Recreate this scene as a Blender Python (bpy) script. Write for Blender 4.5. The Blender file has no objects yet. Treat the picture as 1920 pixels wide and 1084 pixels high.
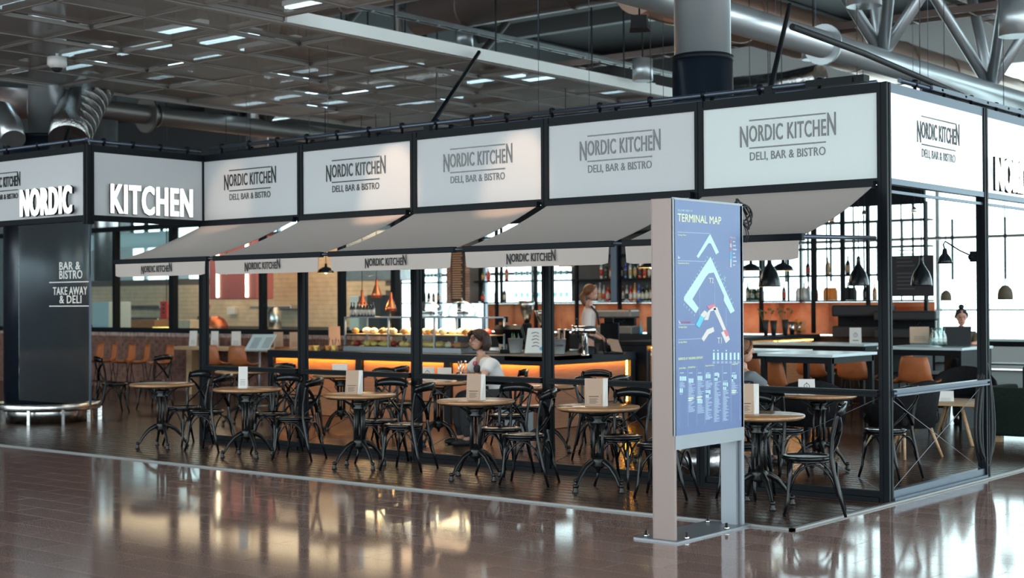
import bpy, bmesh, math, random
from mathutils import Vector, Matrix
random.seed(7)
PI = math.pi
SC = bpy.context.scene
COL = SC.collection

# ------------------------------------------------------------------ camera
F_PX, YAW, PITCH, ROLL = 2689.33, 0.68558, 0.00958, -0.0053
CAM = Vector((5.2185, -11.3998, 1.72))
_f = Vector((-math.sin(YAW)*math.cos(PITCH), math.cos(YAW)*math.cos(PITCH), math.sin(PITCH)))
_r0 = Vector((math.cos(YAW), math.sin(YAW), 0)); _u0 = _r0.cross(_f)
_r = _r0*math.cos(ROLL) + _u0*math.sin(ROLL)
_u = -_r0*math.sin(ROLL) + _u0*math.cos(ROLL)
cd = bpy.data.cameras.new('camera'); cam = bpy.data.objects.new('camera', cd); COL.objects.link(cam)
M = Matrix((( _r.x, _u.x, -_f.x), (_r.y, _u.y, -_f.y), (_r.z, _u.z, -_f.z))).to_4x4()
M.translation = CAM
cam.matrix_world = M
cd.sensor_fit = 'HORIZONTAL'; cd.sensor_width = 36.0; cd.lens = F_PX/1920*36
cd.clip_start = 0.1; cd.clip_end = 300
cd.dof.use_dof = True; cd.dof.focus_distance = 12.6; cd.dof.aperture_fstop = 1.8
SC.camera = cam

# ------------------------------------------------------------------ world, exposure
SC.view_settings.view_transform = 'Standard'; SC.view_settings.look = 'None'
SC.view_settings.gamma = 1.0; SC.view_settings.use_curve_mapping = False
SC.view_settings.exposure = 0.0
w = bpy.data.worlds.new('overcast_sky'); SC.world = w; w.use_nodes = True
w.node_tree.nodes['Background'].inputs[0].default_value = (0.83, 0.97, 1.0, 1)
w.node_tree.nodes['Background'].inputs[1].default_value = 4.8
SC.cycles.max_bounces = 7; SC.cycles.diffuse_bounces = 3; SC.cycles.glossy_bounces = 4
SC.cycles.transmission_bounces = 6; SC.cycles.transparent_max_bounces = 16
SC.cycles.sample_clamp_indirect = 4.0; SC.cycles.caustics_reflective = False; SC.cycles.caustics_refractive = False
SC.cycles.use_denoising = True

def light(kind, name, loc, energy, color=(1, 1, 1), size=0.3, rot=None, sy=None, spot=None):
    d = bpy.data.lights.new(name, kind); d.energy = energy; d.color = color
    if kind == 'AREA':
        d.size = size
        if sy: d.shape = 'RECTANGLE'; d.size_y = sy
    elif kind == 'SPOT':
        d.shadow_soft_size = size; d.spot_size = spot or 1.2; d.spot_blend = 0.6
    else: d.shadow_soft_size = size
    o = bpy.data.objects.new(name, d); COL.objects.link(o); o.location = loc
    if rot: o.rotation_euler = rot
    return o
WARM = (1.0, 0.62, 0.30); COOL = (0.75, 0.93, 1.0)
# kitchen ceiling panels, lamps above the bar and dining floor
light('AREA', 'kitchen_light', (-18.5, 9.2, 3.2), 230, (1, 0.68, 0.42), 9, sy=3)
light('AREA', 'kitchen_light', (-15.5, 9.0, 3.2), 130, (1, 0.66, 0.36), 4, sy=3)
light('AREA', 'bar_light', (-9.2, 6.2, 3.6), 130, (1, 0.78, 0.55), 3, sy=2)
light('AREA', 'dining_light', (-6.5, 1.6, 3.4), 50, (1, 0.8, 0.62), 5, sy=1)

for bx, e_ in ((-5.85, 260), (-4.05, 210), (-8.6, 90)):   # warm spotlights on the sign boards
    src = Vector((bx+0.5, -1.6, 4.7)); aim = Vector((bx, 0, 2.95))
    o_ = light('SPOT', 'board_spot', src, e_, (1, 0.66, 0.42), 0.05, spot=0.42)
    o_.rotation_euler = (aim-src).to_track_quat('-Z', 'Y').to_euler()

# ------------------------------------------------------------------ helpers
def P(x, y, **k):
    """world point seen at pixel x, y of the photograph, on the plane X=, Y= or z="""
    d = _f + _r*((x-960)/F_PX) - _u*((y-542)/F_PX)
    if 'z' in k: t = (k['z']-CAM.z)/d.z
    elif 'X' in k: t = (k['X']-CAM.x)/d.x
    elif 'Y' in k: t = (k['Y']-CAM.y)/d.y
    else: t = k['d']
    return CAM + d*t

def mat(name, col, rough=0.5, metal=0.0, var=0.0, vscale=8.0, bump=0.0, bscale=60.0, emit=None, estr=1.0,
        alpha=1.0, trans=0.0, spec=0.5, col2=None, coat=0.0):
    m = bpy.data.materials.new(name); m.use_nodes = True
    nt = m.node_tree; N = nt.nodes; L = nt.links
    b = N['Principled BSDF']
    b.inputs['Roughness'].default_value = rough; b.inputs['Metallic'].default_value = metal
    b.inputs['Specular IOR Level'].default_value = spec
    b.inputs['Base Color'].default_value = (*col, 1)
    if coat: b.inputs['Coat Weight'].default_value = coat; b.inputs['Coat Roughness'].default_value = 0.08
    tc = N.new('ShaderNodeTexCoord')
    if var or col2:
        n = N.new('ShaderNodeTexNoise'); n.inputs['Scale'].default_value = vscale; n.inputs['Detail'].default_value = 5
        L.new(tc.outputs['Object'], n.inputs['Vector'])
        r = N.new('ShaderNodeValToRGB')
        c2 = col2 or tuple(min(1, c*(1+var)) for c in col); c1 = col if col2 else tuple(c*(1-var) for c in col)
        r.color_ramp.elements[0].position = 0.35; r.color_ramp.elements[1].position = 0.65
        r.color_ramp.elements[0].color = (*c1, 1); r.color_ramp.elements[1].color = (*c2, 1)
        L.new(n.outputs['Fac'], r.inputs['Fac']); L.new(r.outputs['Color'], b.inputs['Base Color'])
    if bump:
        n2 = N.new('ShaderNodeTexNoise'); n2.inputs['Scale'].default_value = bscale
        L.new(tc.outputs['Object'], n2.inputs['Vector'])
        bp = N.new('ShaderNodeBump'); bp.inputs['Strength'].default_value = bump; bp.inputs['Distance'].default_value = 0.01
        L.new(n2.outputs['Fac'], bp.inputs['Height']); L.new(bp.outputs['Normal'], b.inputs['Normal'])
    if emit:
        b.inputs['Emission Color'].default_value = (*emit, 1); b.inputs['Emission Strength'].default_value = estr
    if alpha < 1: b.inputs['Alpha'].default_value = alpha
    if trans: b.inputs['Transmission Weight'].default_value = trans
    return m

def glass_mat(name, tint=(0.85, 0.95, 0.95), refl=0.12, rough=0.02):
    m = bpy.data.materials.new(name); m.use_nodes = True
    nt = m.node_tree; N = nt.nodes; L = nt.links; N.clear()
    o = N.new('ShaderNodeOutputMaterial'); mx = N.new('ShaderNodeMixShader')
    t = N.new('ShaderNodeBsdfTransparent'); g = N.new('ShaderNodeBsdfGlossy')
    t.inputs[0].default_value = (*tint, 1); g.inputs['Roughness'].default_value = rough
    lw = N.new('ShaderNodeLayerWeight'); fr = N.new('ShaderNodeMath'); fr.operation = 'POWER'; fr.inputs[1].default_value = 4.0
    L.new(lw.outputs['Facing'], fr.inputs[0])
    ad = N.new('ShaderNodeMath'); ad.operation = 'ADD'; ad.use_clamp = True; ad.inputs[1].default_value = refl
    L.new(fr.outputs[0], ad.inputs[0]); L.new(ad.outputs[0], mx.inputs[0])
    L.new(t.outputs[0], mx.inputs[1]); L.new(g.outputs[0], mx.inputs[2]); L.new(mx.outputs[0], o.inputs[0])
    return m

def wood_mat(name, c1, c2, rough=0.4, scale=(1, 12, 12), coat=0.0):
    m = bpy.data.materials.new(name); m.use_nodes = True
    nt = m.node_tree; N = nt.nodes; L = nt.links; b = N['Principled BSDF']
    tc = N.new('ShaderNodeTexCoord'); mp = N.new('ShaderNodeMapping'); mp.inputs['Scale'].default_value = scale
    n = N.new('ShaderNodeTexNoise'); n.inputs['Scale'].default_value = 4; n.inputs['Detail'].default_value = 8; n.inputs['Distortion'].default_value = 0.6
    r = N.new('ShaderNodeValToRGB'); r.color_ramp.elements[0].color = (*c1, 1); r.color_ramp.elements[1].color = (*c2, 1)
    r.color_ramp.elements[0].position = 0.3; r.color_ramp.elements[1].position = 0.7
    L.new(tc.outputs['Object'], mp.inputs[0]); L.new(mp.outputs[0], n.inputs['Vector'])
    L.new(n.outputs['Fac'], r.inputs['Fac']); L.new(r.outputs['Color'], b.inputs['Base Color'])
    b.inputs['Roughness'].default_value = rough; b.inputs['Coat Weight'].default_value = coat
    b.inputs['Coat Roughness'].default_value = 0.15
    return m

class MB:
    def __init__(s): s.v = []; s.f = []; s.sm = []
    def add(s, vs, fs, smooth=False):
        k = len(s.v); s.v += [tuple(v) for v in vs]
        for f in fs: s.f.append(tuple(i+k for i in f)); s.sm.append(smooth)
        return s
    def box(s, a, b):
        (x0, y0, z0), (x1, y1, z1) = a, b
        if x0 > x1: x0, x1 = x1, x0
        if y0 > y1: y0, y1 = y1, y0
        if z0 > z1: z0, z1 = z1, z0
        return s.add([(x0,y0,z0),(x1,y0,z0),(x1,y1,z0),(x0,y1,z0),(x0,y0,z1),(x1,y0,z1),(x1,y1,z1),(x0,y1,z1)],
              [(0,3,2,1),(4,5,6,7),(0,1,5,4),(1,2,6,5),(2,3,7,6),(3,0,4,7)])
    def bbox(s, a, b, r=0.004):
        """box with chamfered vertical and horizontal edges"""
        (x0, y0, z0), (x1, y1, z1) = a, b
        bm = bmesh.new(); bmesh.ops.create_cube(bm, size=1)
        for v in bm.verts: v.co = Vector(((x0+x1)/2+v.co.x*abs(x1-x0), (y0+y1)/2+v.co.y*abs(y1-y0), (z0+z1)/2+v.co.z*abs(z1-z0)))
        bmesh.ops.bevel(bm, geom=bm.edges[:], offset=r, segments=2, affect='EDGES', profile=0.5)
        bm.verts.index_update()
        s.add([v.co[:] for v in bm.verts], [[v.index for v in f.verts] for f in bm.faces]); bm.free(); return s
    def tube(s, pts, r, n=8, cap=True, flat=None, smooth=True):
        pts = [Vector(p) for p in pts]; R_ = r if isinstance(r, (list, tuple)) else [r]*len(pts)
        k = len(s.v); up = None; vs = []; fs = []
        for i, p in enumerate(pts):
            a = pts[max(i-1, 0)]; b = pts[min(i+1, len(pts)-1)]; t = (b-a).normalized()
            if up is None:
                up = Vector((0, 0, 1)) if abs(t.z) < 0.9 else Vector((1, 0, 0))
            x = t.cross(up)
            if x.length < 1e-5: x = t.orthogonal()
            x.normalize(); y = x.cross(t).normalized(); up = y
            for j in range(n):
                q = 2*PI*j/n; cx, cy = math.cos(q), math.sin(q)
                fx = flat or 1.0
                vs.append(p + x*cx*R_[i] + y*cy*R_[i]*fx)
        for i in range(len(pts)-1):
            for j in range(n):
                a = i*n+j; b = i*n+(j+1) % n; fs.append((a, b, b+n, a+n))
        if cap: fs.append(tuple(range(n-1, -1, -1))); fs.append(tuple(range((len(pts)-1)*n, len(pts)*n)))
        # keep caps flat
        kk = len(s.v); s.v += [tuple(v) for v in vs]
        for i_, f in enumerate(fs):
            s.f.append(tuple(q+kk for q in f)); s.sm.append(smooth and len(f) == 4)
        return s
    def lathe(s, prof, c=(0, 0, 0), n=20, axis='z', smooth=True):
        vs = []; fs = []
        for (r, z) in prof:
            for j in range(n):
                q = 2*PI*j/n; p = (r*math.cos(q), r*math.sin(q), z)
                if axis == 'y': p = (p[0], p[2], p[1])
                if axis == 'x': p = (p[2], p[0], p[1])
                vs.append((p[0]+c[0], p[1]+c[1], p[2]+c[2]))
        for i in range(len(prof)-1):
            for j in range(n):
                a = i*n+j; b = i*n+(j+1) % n; fs.append((a, b, b+n, a+n))
        if prof[0][0] > 1e-6: fs.append(tuple(range(n-1, -1, -1)))
        if prof[-1][0] > 1e-6: fs.append(tuple(range((len(prof)-1)*n, len(prof)*n)))
        k = len(s.v); s.v += vs
        for f in fs: s.f.append(tuple(q+k for q in f)); s.sm.append(smooth and len(f) == 4)
        return s
    def ell(s, c, r, n=12, m=8):
        if not isinstance(r, (tuple, list)): r = (r, r, r)
        vs = [(c[0], c[1], c[2]-r[2])]; fs = []
        for i in range(1, m):
            a = -PI/2+PI*i/m
            for j in range(n):
                q = 2*PI*j/n; vs.append((c[0]+r[0]*math.cos(a)*math.cos(q), c[1]+r[1]*math.cos(a)*math.sin(q), c[2]+r[2]*math.sin(a)))
        vs.append((c[0], c[1], c[2]+r[2])); T = len(vs)-1
        for j in range(n):
            fs.append((0, 1+(j+1) % n, 1+j)); fs.append((T, T-n+j, T-n+(j+1) % n))
        for i in range(m-2):
            for j in range(n):
                a = 1+i*n+j; b = 1+i*n+(j+1) % n; fs.append((a, b, b+n, a+n))
        return s.add(vs, fs, True)
    def prism(s, poly, a, b, axis='z'):
        n = len(poly); vs = []
        for t in (a, b):
            for (p, q) in poly:
                vs.append((p, q, t) if axis == 'z' else ((t, p, q) if axis == 'x' else (p, t, q)))
        fs = [tuple(range(n-1, -1, -1)), tuple(range(n, 2*n))]+[(i, (i+1) % n, (i+1) % n+n, i+n) for i in range(n)]
        return s.add(vs, fs)
    def build(s, name, m, parent=None, **tags):
        me = bpy.data.meshes.new(name); me.from_pydata(s.v, [], s.f)
        me.polygons.foreach_set('use_smooth', s.sm); me.materials.append(m); me.update()
        o = bpy.data.objects.new(name, me); COL.objects.link(o)
        if parent: o.parent = parent
        for k, v in tags.items(): o[k] = v
        return o

def fixn(o):
    bm = bmesh.new(); bm.from_mesh(o.data); bmesh.ops.recalc_face_normals(bm, faces=bm.faces[:]); bm.to_mesh(o.data); bm.free(); return o

def thing(name, label, cat, loc=(0, 0, 0), rz=0, group=None):
    o = bpy.data.objects.new(name, None); COL.objects.link(o); o.empty_display_size = 0.1
    o.location = loc; o.rotation_euler = (0, 0, rz); o['label'] = label; o['category'] = cat
    if group: o['group'] = group
    return o
def tag(o, label, cat, group=None):
    o['label'] = label; o['category'] = cat
    if group: o['group'] = group
    return o
def struct(mb, name, m):
    o = mb.build(name, m); o['kind'] = 'structure'; return o
def sgroup(name):
    o = bpy.data.objects.new(name, None); COL.objects.link(o); o['kind'] = 'structure'; return o
def dup(root, loc=None, rz=None, label=None, group=None):
    def cp(o, par):
        c = o.copy(); COL.objects.link(c); c.parent = par
        for ch in kids[o.name]: cp(ch, c)
        return c
    kids = {}
    def walk(o):
        kids[o.name] = list(o.children)
        for ch in o.children: walk(ch)
    walk(root)
    r = cp(root, root.parent)
    if loc is not None: r.location = loc
    if rz is not None: r.rotation_euler = (0, 0, rz)
    if label: r['label'] = label
    if group: r['group'] = group
    return r

_tc = {}
def text_mesh(txt, ext=0.002, bold=0.0):
    key = (txt, ext, bold)
    if key in _tc: return _tc[key]
    c = bpy.data.curves.new('t', 'FONT'); c.body = txt; c.extrude = ext; c.offset = bold; c.resolution_u = 3; c.space_character = 1.0+bold*7
    o = bpy.data.objects.new('t', c); COL.objects.link(o)
    dg = bpy.context.evaluated_depsgraph_get(); me = bpy.data.meshes.new_from_object(o.evaluated_get(dg))
    bpy.data.objects.remove(o)
    vs = [v.co.copy() for v in me.vertices]; fs = [tuple(p.vertices) for p in me.polygons]
    xs = [v.x for v in vs]; ys = [v.y for v in vs]
    r = (vs, fs, min(xs), max(xs), min(ys), max(ys)); _tc[key] = r
    return r
def add_text(mb, txt, org, ux, uy, wd, ht, ext=0.002, bold=0.0, shear=0.0):
    """fit txt into wd x ht; org = lower left, ux/uy unit vectors; thickness ext (metres, both sides)"""
    vs, fs, x0, x1, y0, y1 = text_mesh(txt, 0.01, bold)
    ux = Vector(ux); uy = Vector(uy); nz = ux.cross(uy); org = Vector(org)
    out = []
    for v in vs:
        a = (v.x-x0)/(x1-x0)*wd; b = (v.y-y0)/(y1-y0)*ht
        out.append(org+ux*(a+shear*b)+uy*b+nz*(v.z/0.01*ext))
    mb.add(out, fs); return mb
def nordic(mb, org, ux, uy, W, H, ext=0.002):
    """logo word: tall first and last N hanging below and above the baseline"""
    wN = W*0.085; g = W*0.014; B = 0.01
    org = Vector(org); ux = Vector(ux); uy = Vector(uy)
    add_text(mb, 'N', org+uy*(-0.28*H), ux, uy, wN, H*1.28, ext, B)
    add_text(mb, 'ORDIC KITCHE', org+ux*(wN+g), ux, uy, W-2*wN-2*g, H, ext, B)
    add_text(mb, 'N', org+ux*(W-wN), ux, uy, wN, H*1.34, ext, B)
# ------------------------------------------------------------------ materials
m_black = mat('black_steel', (0.004, 0.006, 0.009), 0.5, 0.0, spec=0.14)
m_blackwood = mat('black_lacquer', (0.005, 0.006, 0.008), 0.22, 0.0, spec=0.35)
m_iron = mat('cast_iron', (0.008, 0.009, 0.01), 0.35, 0.2, bump=0.15, bscale=90)
m_tube = mat('blue_grey_steel', (0.07, 0.09, 0.125), 0.35, 0.6)
m_top = wood_mat('oak_top', (0.30, 0.14, 0.06), (0.46, 0.24, 0.11), 0.3, coat=0.6)
m_bucket = mat('satin_steel', (0.55, 0.57, 0.58), 0.35, 0.4)
m_topedge = wood_mat('oak_light', (0.42, 0.26, 0.14), (0.58, 0.38, 0.22), 0.45)
m_awn = mat('awning_cloth', (0.47, 0.405, 0.375), 0.85, bump=0.1, bscale=400)
def board_mat(name='sign_board_t', c=(0.60, 0.605, 0.63), tf=0.22, em=0.0):
    m = mat(name, c, 0.4, emit=(0.8, 0.97, 1) if em else None, estr=em)
    nt = m.node_tree; b = nt.nodes['Principled BSDF']; o = nt.nodes['Material Output']
    t = nt.nodes.new('ShaderNodeBsdfTranslucent'); t.inputs[0].default_value = (0.7, 0.78, 0.8, 1)
    mx = nt.nodes.new('ShaderNodeMixShader'); mx.inputs[0].default_value = tf
    nt.links.new(b.outputs[0], mx.inputs[1]); nt.links.new(t.outputs[0], mx.inputs[2]); nt.links.new(mx.outputs[0], o.inputs[0]); return m
m_panel = board_mat()
m_panel0 = board_mat('sign_board_daylight_glow', (0.66, 0.70, 0.70), 0.3, 0.1)  # brighter board copy; its faint glow stands in for daylight from behind
m_gallery = board_mat('gallery_glass', (0.7, 0.8, 0.78), 0.7)
m_dtube = mat('dark_tube', (0.13, 0.12, 0.115), 0.38, 0.5)
m_letter = mat('gloss_letter', (0.02, 0.022, 0.025), 0.12, 0.15, spec=0.6)
m_ink = mat('black_print', (0.01, 0.012, 0.015), 0.6)
m_glow = mat('lit_letter', (0.9, 0.9, 0.85), 0.4, emit=(0.93, 1.0, 0.95), estr=1.6)
m_white = mat('white_paint', (0.75, 0.78, 0.78), 0.4)
m_alu = mat('anodised_alu', (0.24, 0.26, 0.29), 0.4, 0.55)
m_aluw = mat('brown_alu', (0.26, 0.2, 0.185), 0.45, 0.45)
m_silver = mat('galvanised', (0.5, 0.53, 0.55), 0.3, 0.9, var=0.12, vscale=3)
m_pipe = mat('silver_paint', (0.42, 0.46, 0.49), 0.33, 0.7, var=0.05, vscale=2)
m_foil = mat('duct_foil', (0.55, 0.55, 0.55), 0.22, 1.0, bump=1.0, bscale=14)
m_dark = mat('dark_void', (0.02, 0.02, 0.022), 0.8)
m_mid = mat('dark_grey', (0.07, 0.075, 0.08), 0.6)
m_chrome = mat('chrome', (0.7, 0.72, 0.73), 0.08, 1.0)
m_brush = mat('brushed_steel', (0.5, 0.5, 0.5), 0.25, 1.0, bump=0.2, bscale=30)
m_copper = mat('copper_sheet', (0.42, 0.085, 0.03), 0.34, 0.8, col2=(0.72, 0.25, 0.12), vscale=1.7, bump=0.35, bscale=5)
m_orange = mat('tan_leather', (0.42, 0.13, 0.045), 0.42, var=0.12, vscale=6)
m_red = mat('red_paint', (0.6, 0.03, 0.02), 0.4)
m_kraft = mat('kraft_card', (0.44, 0.3, 0.22), 0.7, var=0.03)
m_card = mat('white_card', (0.66, 0.64, 0.62), 0.6)
m_blueprint = mat('map_print', (0.075, 0.125, 0.30), 0.3, spec=0.5)
m_mapw = mat('map_pale', (0.46, 0.68, 0.76), 0.4)
m_mapy = mat('map_yellow', (0.75, 0.82, 0.5), 0.4)
m_mapl = mat('map_line', (0.38, 0.5, 0.66), 0.4)
m_mapr = mat('map_red', (0.62, 0.13, 0.2), 0.4)
m_mapc = mat('map_cyan', (0.08, 0.48, 0.72), 0.4)
m_navy = mat('navy_counter', (0.008, 0.012, 0.019), 0.5, 0.0, spec=0.2)
m_pale = mat('pale_top', (0.5, 0.62, 0.66), 0.25)
m_greyfab = mat('grey_fabric', (0.012, 0.012, 0.014), 0.9, var=0.15, vscale=30)
m_greenfab = mat('green_fabric', (0.014, 0.022, 0.018), 0.9, var=0.15, vscale=30)
m_glass = glass_mat('clear_glass')
m_thin = glass_mat('thin_pane', (0.9, 0.96, 0.96), 0.03)
m_skin = mat('skin', (0.55, 0.3, 0.22), 0.5, var=0.04, vscale=12)
m_hairb = mat('brown_hair', (0.035, 0.018, 0.013), 0.5, bump=0.8, bscale=120)
m_hairr = mat('auburn_hair', (0.2, 0.075, 0.03), 0.5, bump=0.8, bscale=120)
m_shirt = mat('white_cotton', (0.7, 0.7, 0.7), 0.8, bump=0.3, bscale=25)
m_pink = mat('blush_cotton', (0.72, 0.62, 0.6), 0.8, bump=0.3, bscale=25)
m_darkcloth = mat('dark_cloth', (0.03, 0.03, 0.035), 0.85, bump=0.3, bscale=25)
m_olive = mat('olive_cloth', (0.11, 0.09, 0.06), 0.85, bump=0.3, bscale=25)
m_greycloth = mat('grey_cloth', (0.16, 0.18, 0.2), 0.85, bump=0.3, bscale=25)
m_lamp = mat('lamp_shade', (0.015, 0.02, 0.025), 0.2, 0.4)
m_warm_glow = mat('warm_glow', (0.8, 0.6, 0.2), 0.5, emit=(1, 0.75, 0.2), estr=2.2)
m_bulb = mat('bulb', (1, .9, .7), 0.4, emit=(1, 0.85, 0.55), estr=8)
m_led = mat('amber_led', (1, .5, .1), 0.4, emit=(1, 0.40, 0.03), estr=60)
m_barwood = wood_mat('bar_front_wood', (0.30, 0.12, 0.05), (0.42, 0.19, 0.09), 0.4, (1, 1, 14))
m_tile = mat('cream_tile', (0.62, 0.47, 0.33), 0.35, var=0.1, vscale=5)
m_brick = mat('red_brick', (0.16, 0.07, 0.05), 0.85, var=0.35, vscale=9)
m_brickl = mat('pale_brick', (0.33, 0.24, 0.22), 0.85, var=0.3, vscale=9)
m_mortar = mat('mortar', (0.12, 0.1, 0.09), 0.95)
m_winered = mat('dull_red_board', (0.35, 0.09, 0.09), 0.6)
m_food = [mat('baked_crust', (0.52, 0.22, 0.06), 0.5, var=.3, vscale=30), mat('bread_yellow', (0.85, 0.55, 0.16), 0.5, var=.2, vscale=30),
          mat('dark_roll', (0.12, 0.05, 0.03), 0.5), mat('orange_peel', (0.9, 0.28, 0.02), 0.4), mat('cream_bun', (0.8, 0.66, 0.45), 0.5), mat('berry', (0.4, 0.03, 0.03), 0.4)]
def bglass(n, c, r=0.12): return mat(n, c, r, 0.0, spec=0.8, coat=0.5)
m_bot = [bglass('green_bottle', (0.02, 0.07, 0.035)), bglass('brown_bottle', (0.12, 0.04, 0.015)), bglass('clear_bottle', (0.45, 0.5, 0.5)),
         bglass('red_bottle', (0.5, 0.03, 0.02)), bglass('amber_bottle', (0.6, 0.25, 0.04)), bglass('blue_bottle', (0.04, 0.1, 0.4)), bglass('black_bottle', (0.01, 0.01, 0.012))]
m_lab = [mat('label_white', (0.7, 0.68, 0.6), .6), mat('label_tan', (0.6, 0.4, 0.2), .6), mat('label_red', (0.6, 0.08, 0.05), .6), mat('label_dark', (0.06, 0.06, 0.06), .6)]

m_panelb = mat('daylight_glow_board', (0.75, 0.78, 0.8), 0.4, emit=(0.86, 0.97, 1.0), estr=0.75)  # emission stands in for daylight washing out the short-side boards
for m_ in (m_greyfab, m_greenfab): m_.node_tree.nodes['Principled BSDF'].inputs['Specular IOR Level'].default_value = 0.1
def floor_mat():
    m = bpy.data.materials.new('terrazzo_tile'); m.use_nodes = True
    nt = m.node_tree; N = nt.nodes; L = nt.links; b = N['Principled BSDF']
    g = N.new('ShaderNodeNewGeometry')
    v = N.new('ShaderNodeTexNoise'); v.inputs['Scale'].default_value = 110; v.inputs['Detail'].default_value = 2
    L.new(g.outputs['Position'], v.inputs['Vector'])
    r = N.new('ShaderNodeValToRGB'); e = r.color_ramp.elements
    e[0].position = 0.35; e[0].color = (0.23, 0.14, 0.118, 1); e[1].position = 0.65; e[1].color = (0.36, 0.235, 0.205, 1)
    L.new(v.outputs['Fac'], r.inputs['Fac'])
    n = N.new('ShaderNodeTexNoise'); n.inputs['Scale'].default_value = 0.7; n.inputs['Detail'].default_value = 4
    L.new(g.outputs['Position'], n.inputs['Vector'])
    oi = N.new('ShaderNodeObjectInfo')
    mx = N.new('ShaderNodeMixRGB'); mx.blend_type = 'MULTIPLY'; mx.inputs[0].default_value = 0.2
    L.new(r.outputs['Color'], mx.inputs[1]); L.new(n.outputs['Fac'], mx.inputs[2])
    hs = N.new('ShaderNodeHueSaturation'); mr = N.new('ShaderNodeMapRange'); mr.inputs['To Min'].default_value = 1.08; mr.inputs['To Max'].default_value = 1.3
    L.new(oi.outputs['Random'], mr.inputs['Value']); L.new(mr.outputs[0], hs.inputs['Value']); L.new(mx.outputs[0], hs.inputs['Color'])
    L.new(hs.outputs['Color'], b.inputs['Base Color'])
    b.inputs['Roughness'].default_value = 0.16
    mr2 = N.new('ShaderNodeMapRange'); mr2.inputs['To Min'].default_value = 0.05; mr2.inputs['To Max'].default_value = 0.11
    L.new(n.outputs['Fac'], mr2.inputs['Value']); L.new(mr2.outputs[0], b.inputs['Roughness'])
    b.inputs['Specular IOR Level'].default_value = 0.4
    return m
m_floor = floor_mat()
m_joint = mat('tile_joint', (0.012, 0.008, 0.007), 0.9, spec=0.05)
m_deck = mat('deck_board', (0.06, 0.034, 0.025), 0.22, var=0.3, vscale=3, bump=0.25, bscale=18, spec=0.6)
m_deckgap = mat('deck_gap', (0.01, 0.008, 0.007), 0.9)

# ------------------------------------------------------------------ the hall: floor, roof, glazing
fl = struct(MB().box((-45, -40, -0.3), (22, 24, -0.012)), 'floor', m_joint)
deck_x0, deck_x1, deck_y0, deck_y1 = -30.0, 0.014, -1.75, 23.0
# terrazzo tiles, 0.6 x 0.3 m in running bond; the 300 nearest the camera's view singly, the rest joined
def tile_poly(x0, y0, x1, y1): return MB().box((x0, y0, -0.012), (x1, y1, 0.0))
TL, TW, GP = 0.9, 0.3, 0.005
tiles = []
r0 = int(math.floor(-9.6/TW)); 
for r in range(r0, 40):
    y0 = -1.8+0.0+ (r*TW if r >= 0 else r*TW)
    off = (r % 3)*0.3
    if y0 < -1.8-6.6 or y0 > 9: continue
    for c in range(-40, 20):
        x0 = c*TL+off+0.08; x1 = x0+TL
        if y0+TW > deck_y0-0.03 and x1 > 0.05 and x0 < 0.05: x0 = 0.05
        elif y0+TW > deck_y0-0.03 and x1 <= 0.05: continue
        tiles.append((x0, y0, x1, y0+TW))
def inview(x, y):
    d = Vector((x, y, 0))-CAM; z = d.dot(_f)
    if z < 1: return None
    u_ = 960+F_PX*d.dot(_r)/z; v_ = 542-F_PX*d.dot(_u)/z
    return (z, -80 < u_ < 2000 and 500 < v_ < 1120)
seen = []; rest = []
for t in tiles:
    q = inview((t[0]+t[2])/2, (t[1]+t[3])/2)
    (seen if q and q[1] else rest).append((q[0] if q else 99, t))
seen.sort(); _mc = {}
for i, (z, t) in enumerate(seen[:300]):
    wx, wy = t[2]-t[0]-GP, t[3]-t[1]-GP; key = round(wx, 3)
    if key not in _mc:
        bm_ = MB().box((0, 0, -0.012), (wx, wy, 0.0)); o = bm_.build('tile', m_floor, fl); _mc[key] = o.data
    else:
        o = bpy.data.objects.new('tile', _mc[key]); COL.objects.link(o); o.parent = fl
    o.location = (t[0]+GP/2, t[1]+GP/2, 0)
b = MB()
for z, t in seen[300:]+rest: b.box((t[0]+GP/2, t[1]+GP/2, -0.012), (t[2]-GP/2, t[3]-GP/2, 0.0))
b.box((-45, -40, -0.02), (22, -8.4, -0.0001)); b.box((22, -8.4, -0.02), (0.9, 24, -0.02))
b.box((0.2, 9.0, -0.02), (22, 24, -0.0001))
b.build('tile', m_floor, fl, kind='stuff')
# timber deck of the restaurant
dk = struct(MB().box((deck_x0, deck_y0+0.02, -0.2), (deck_x1-0.02, deck_y1, 0.0)), 'floor', m_deckgap)
BW = 0.15; nb = 0; y = deck_y0+0.04; segs = [(-30, -16.5), (-16.4985, -11.2), (-11.1985, -7.6), (-7.5985, -4.4), (-4.3985, -2.1), (-2.0985, -0.03)]
i = 0; rb = MB()
while y < 12:
    sh = (i % 3)*0.5
    for k, (a, c) in enumerate(segs):
        a2 = a+sh if k else a; c2 = c+sh if k < len(segs)-1 else c
        if nb < 296 and y < 5.2:
            nb += 1
            MB().box((a2, y, -0.01), (c2, y+BW-0.024, 0.012)).build('board', m_deck, dk)
        else: rb.box((a2, y, -0.01), (c2, y+BW-0.024, 0.012))
    y += BW; i += 1
rb.build('board', m_deck, dk, kind='stuff')
struct(MB().box((deck_x0, deck_y0-0.0, -0.01), (deck_x1+0.02, deck_y0+0.035, 0.016)).box((deck_x1-0.02, deck_y0, -0.01), (deck_x1+0.02, 16, 0.016)), 'trim_1', mat('edge_trim', (0.3, 0.3, 0.3), 0.4, 0.3))

# roof slab, dark, and hall walls
struct(MB().box((-46, -21, 9.2), (14, 25, 9.5)), 'ceiling', m_dark)
struct(MB().box((-46, -40, 0), (-45, 25, 9.5)), 'wall_left', m_mid)
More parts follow.
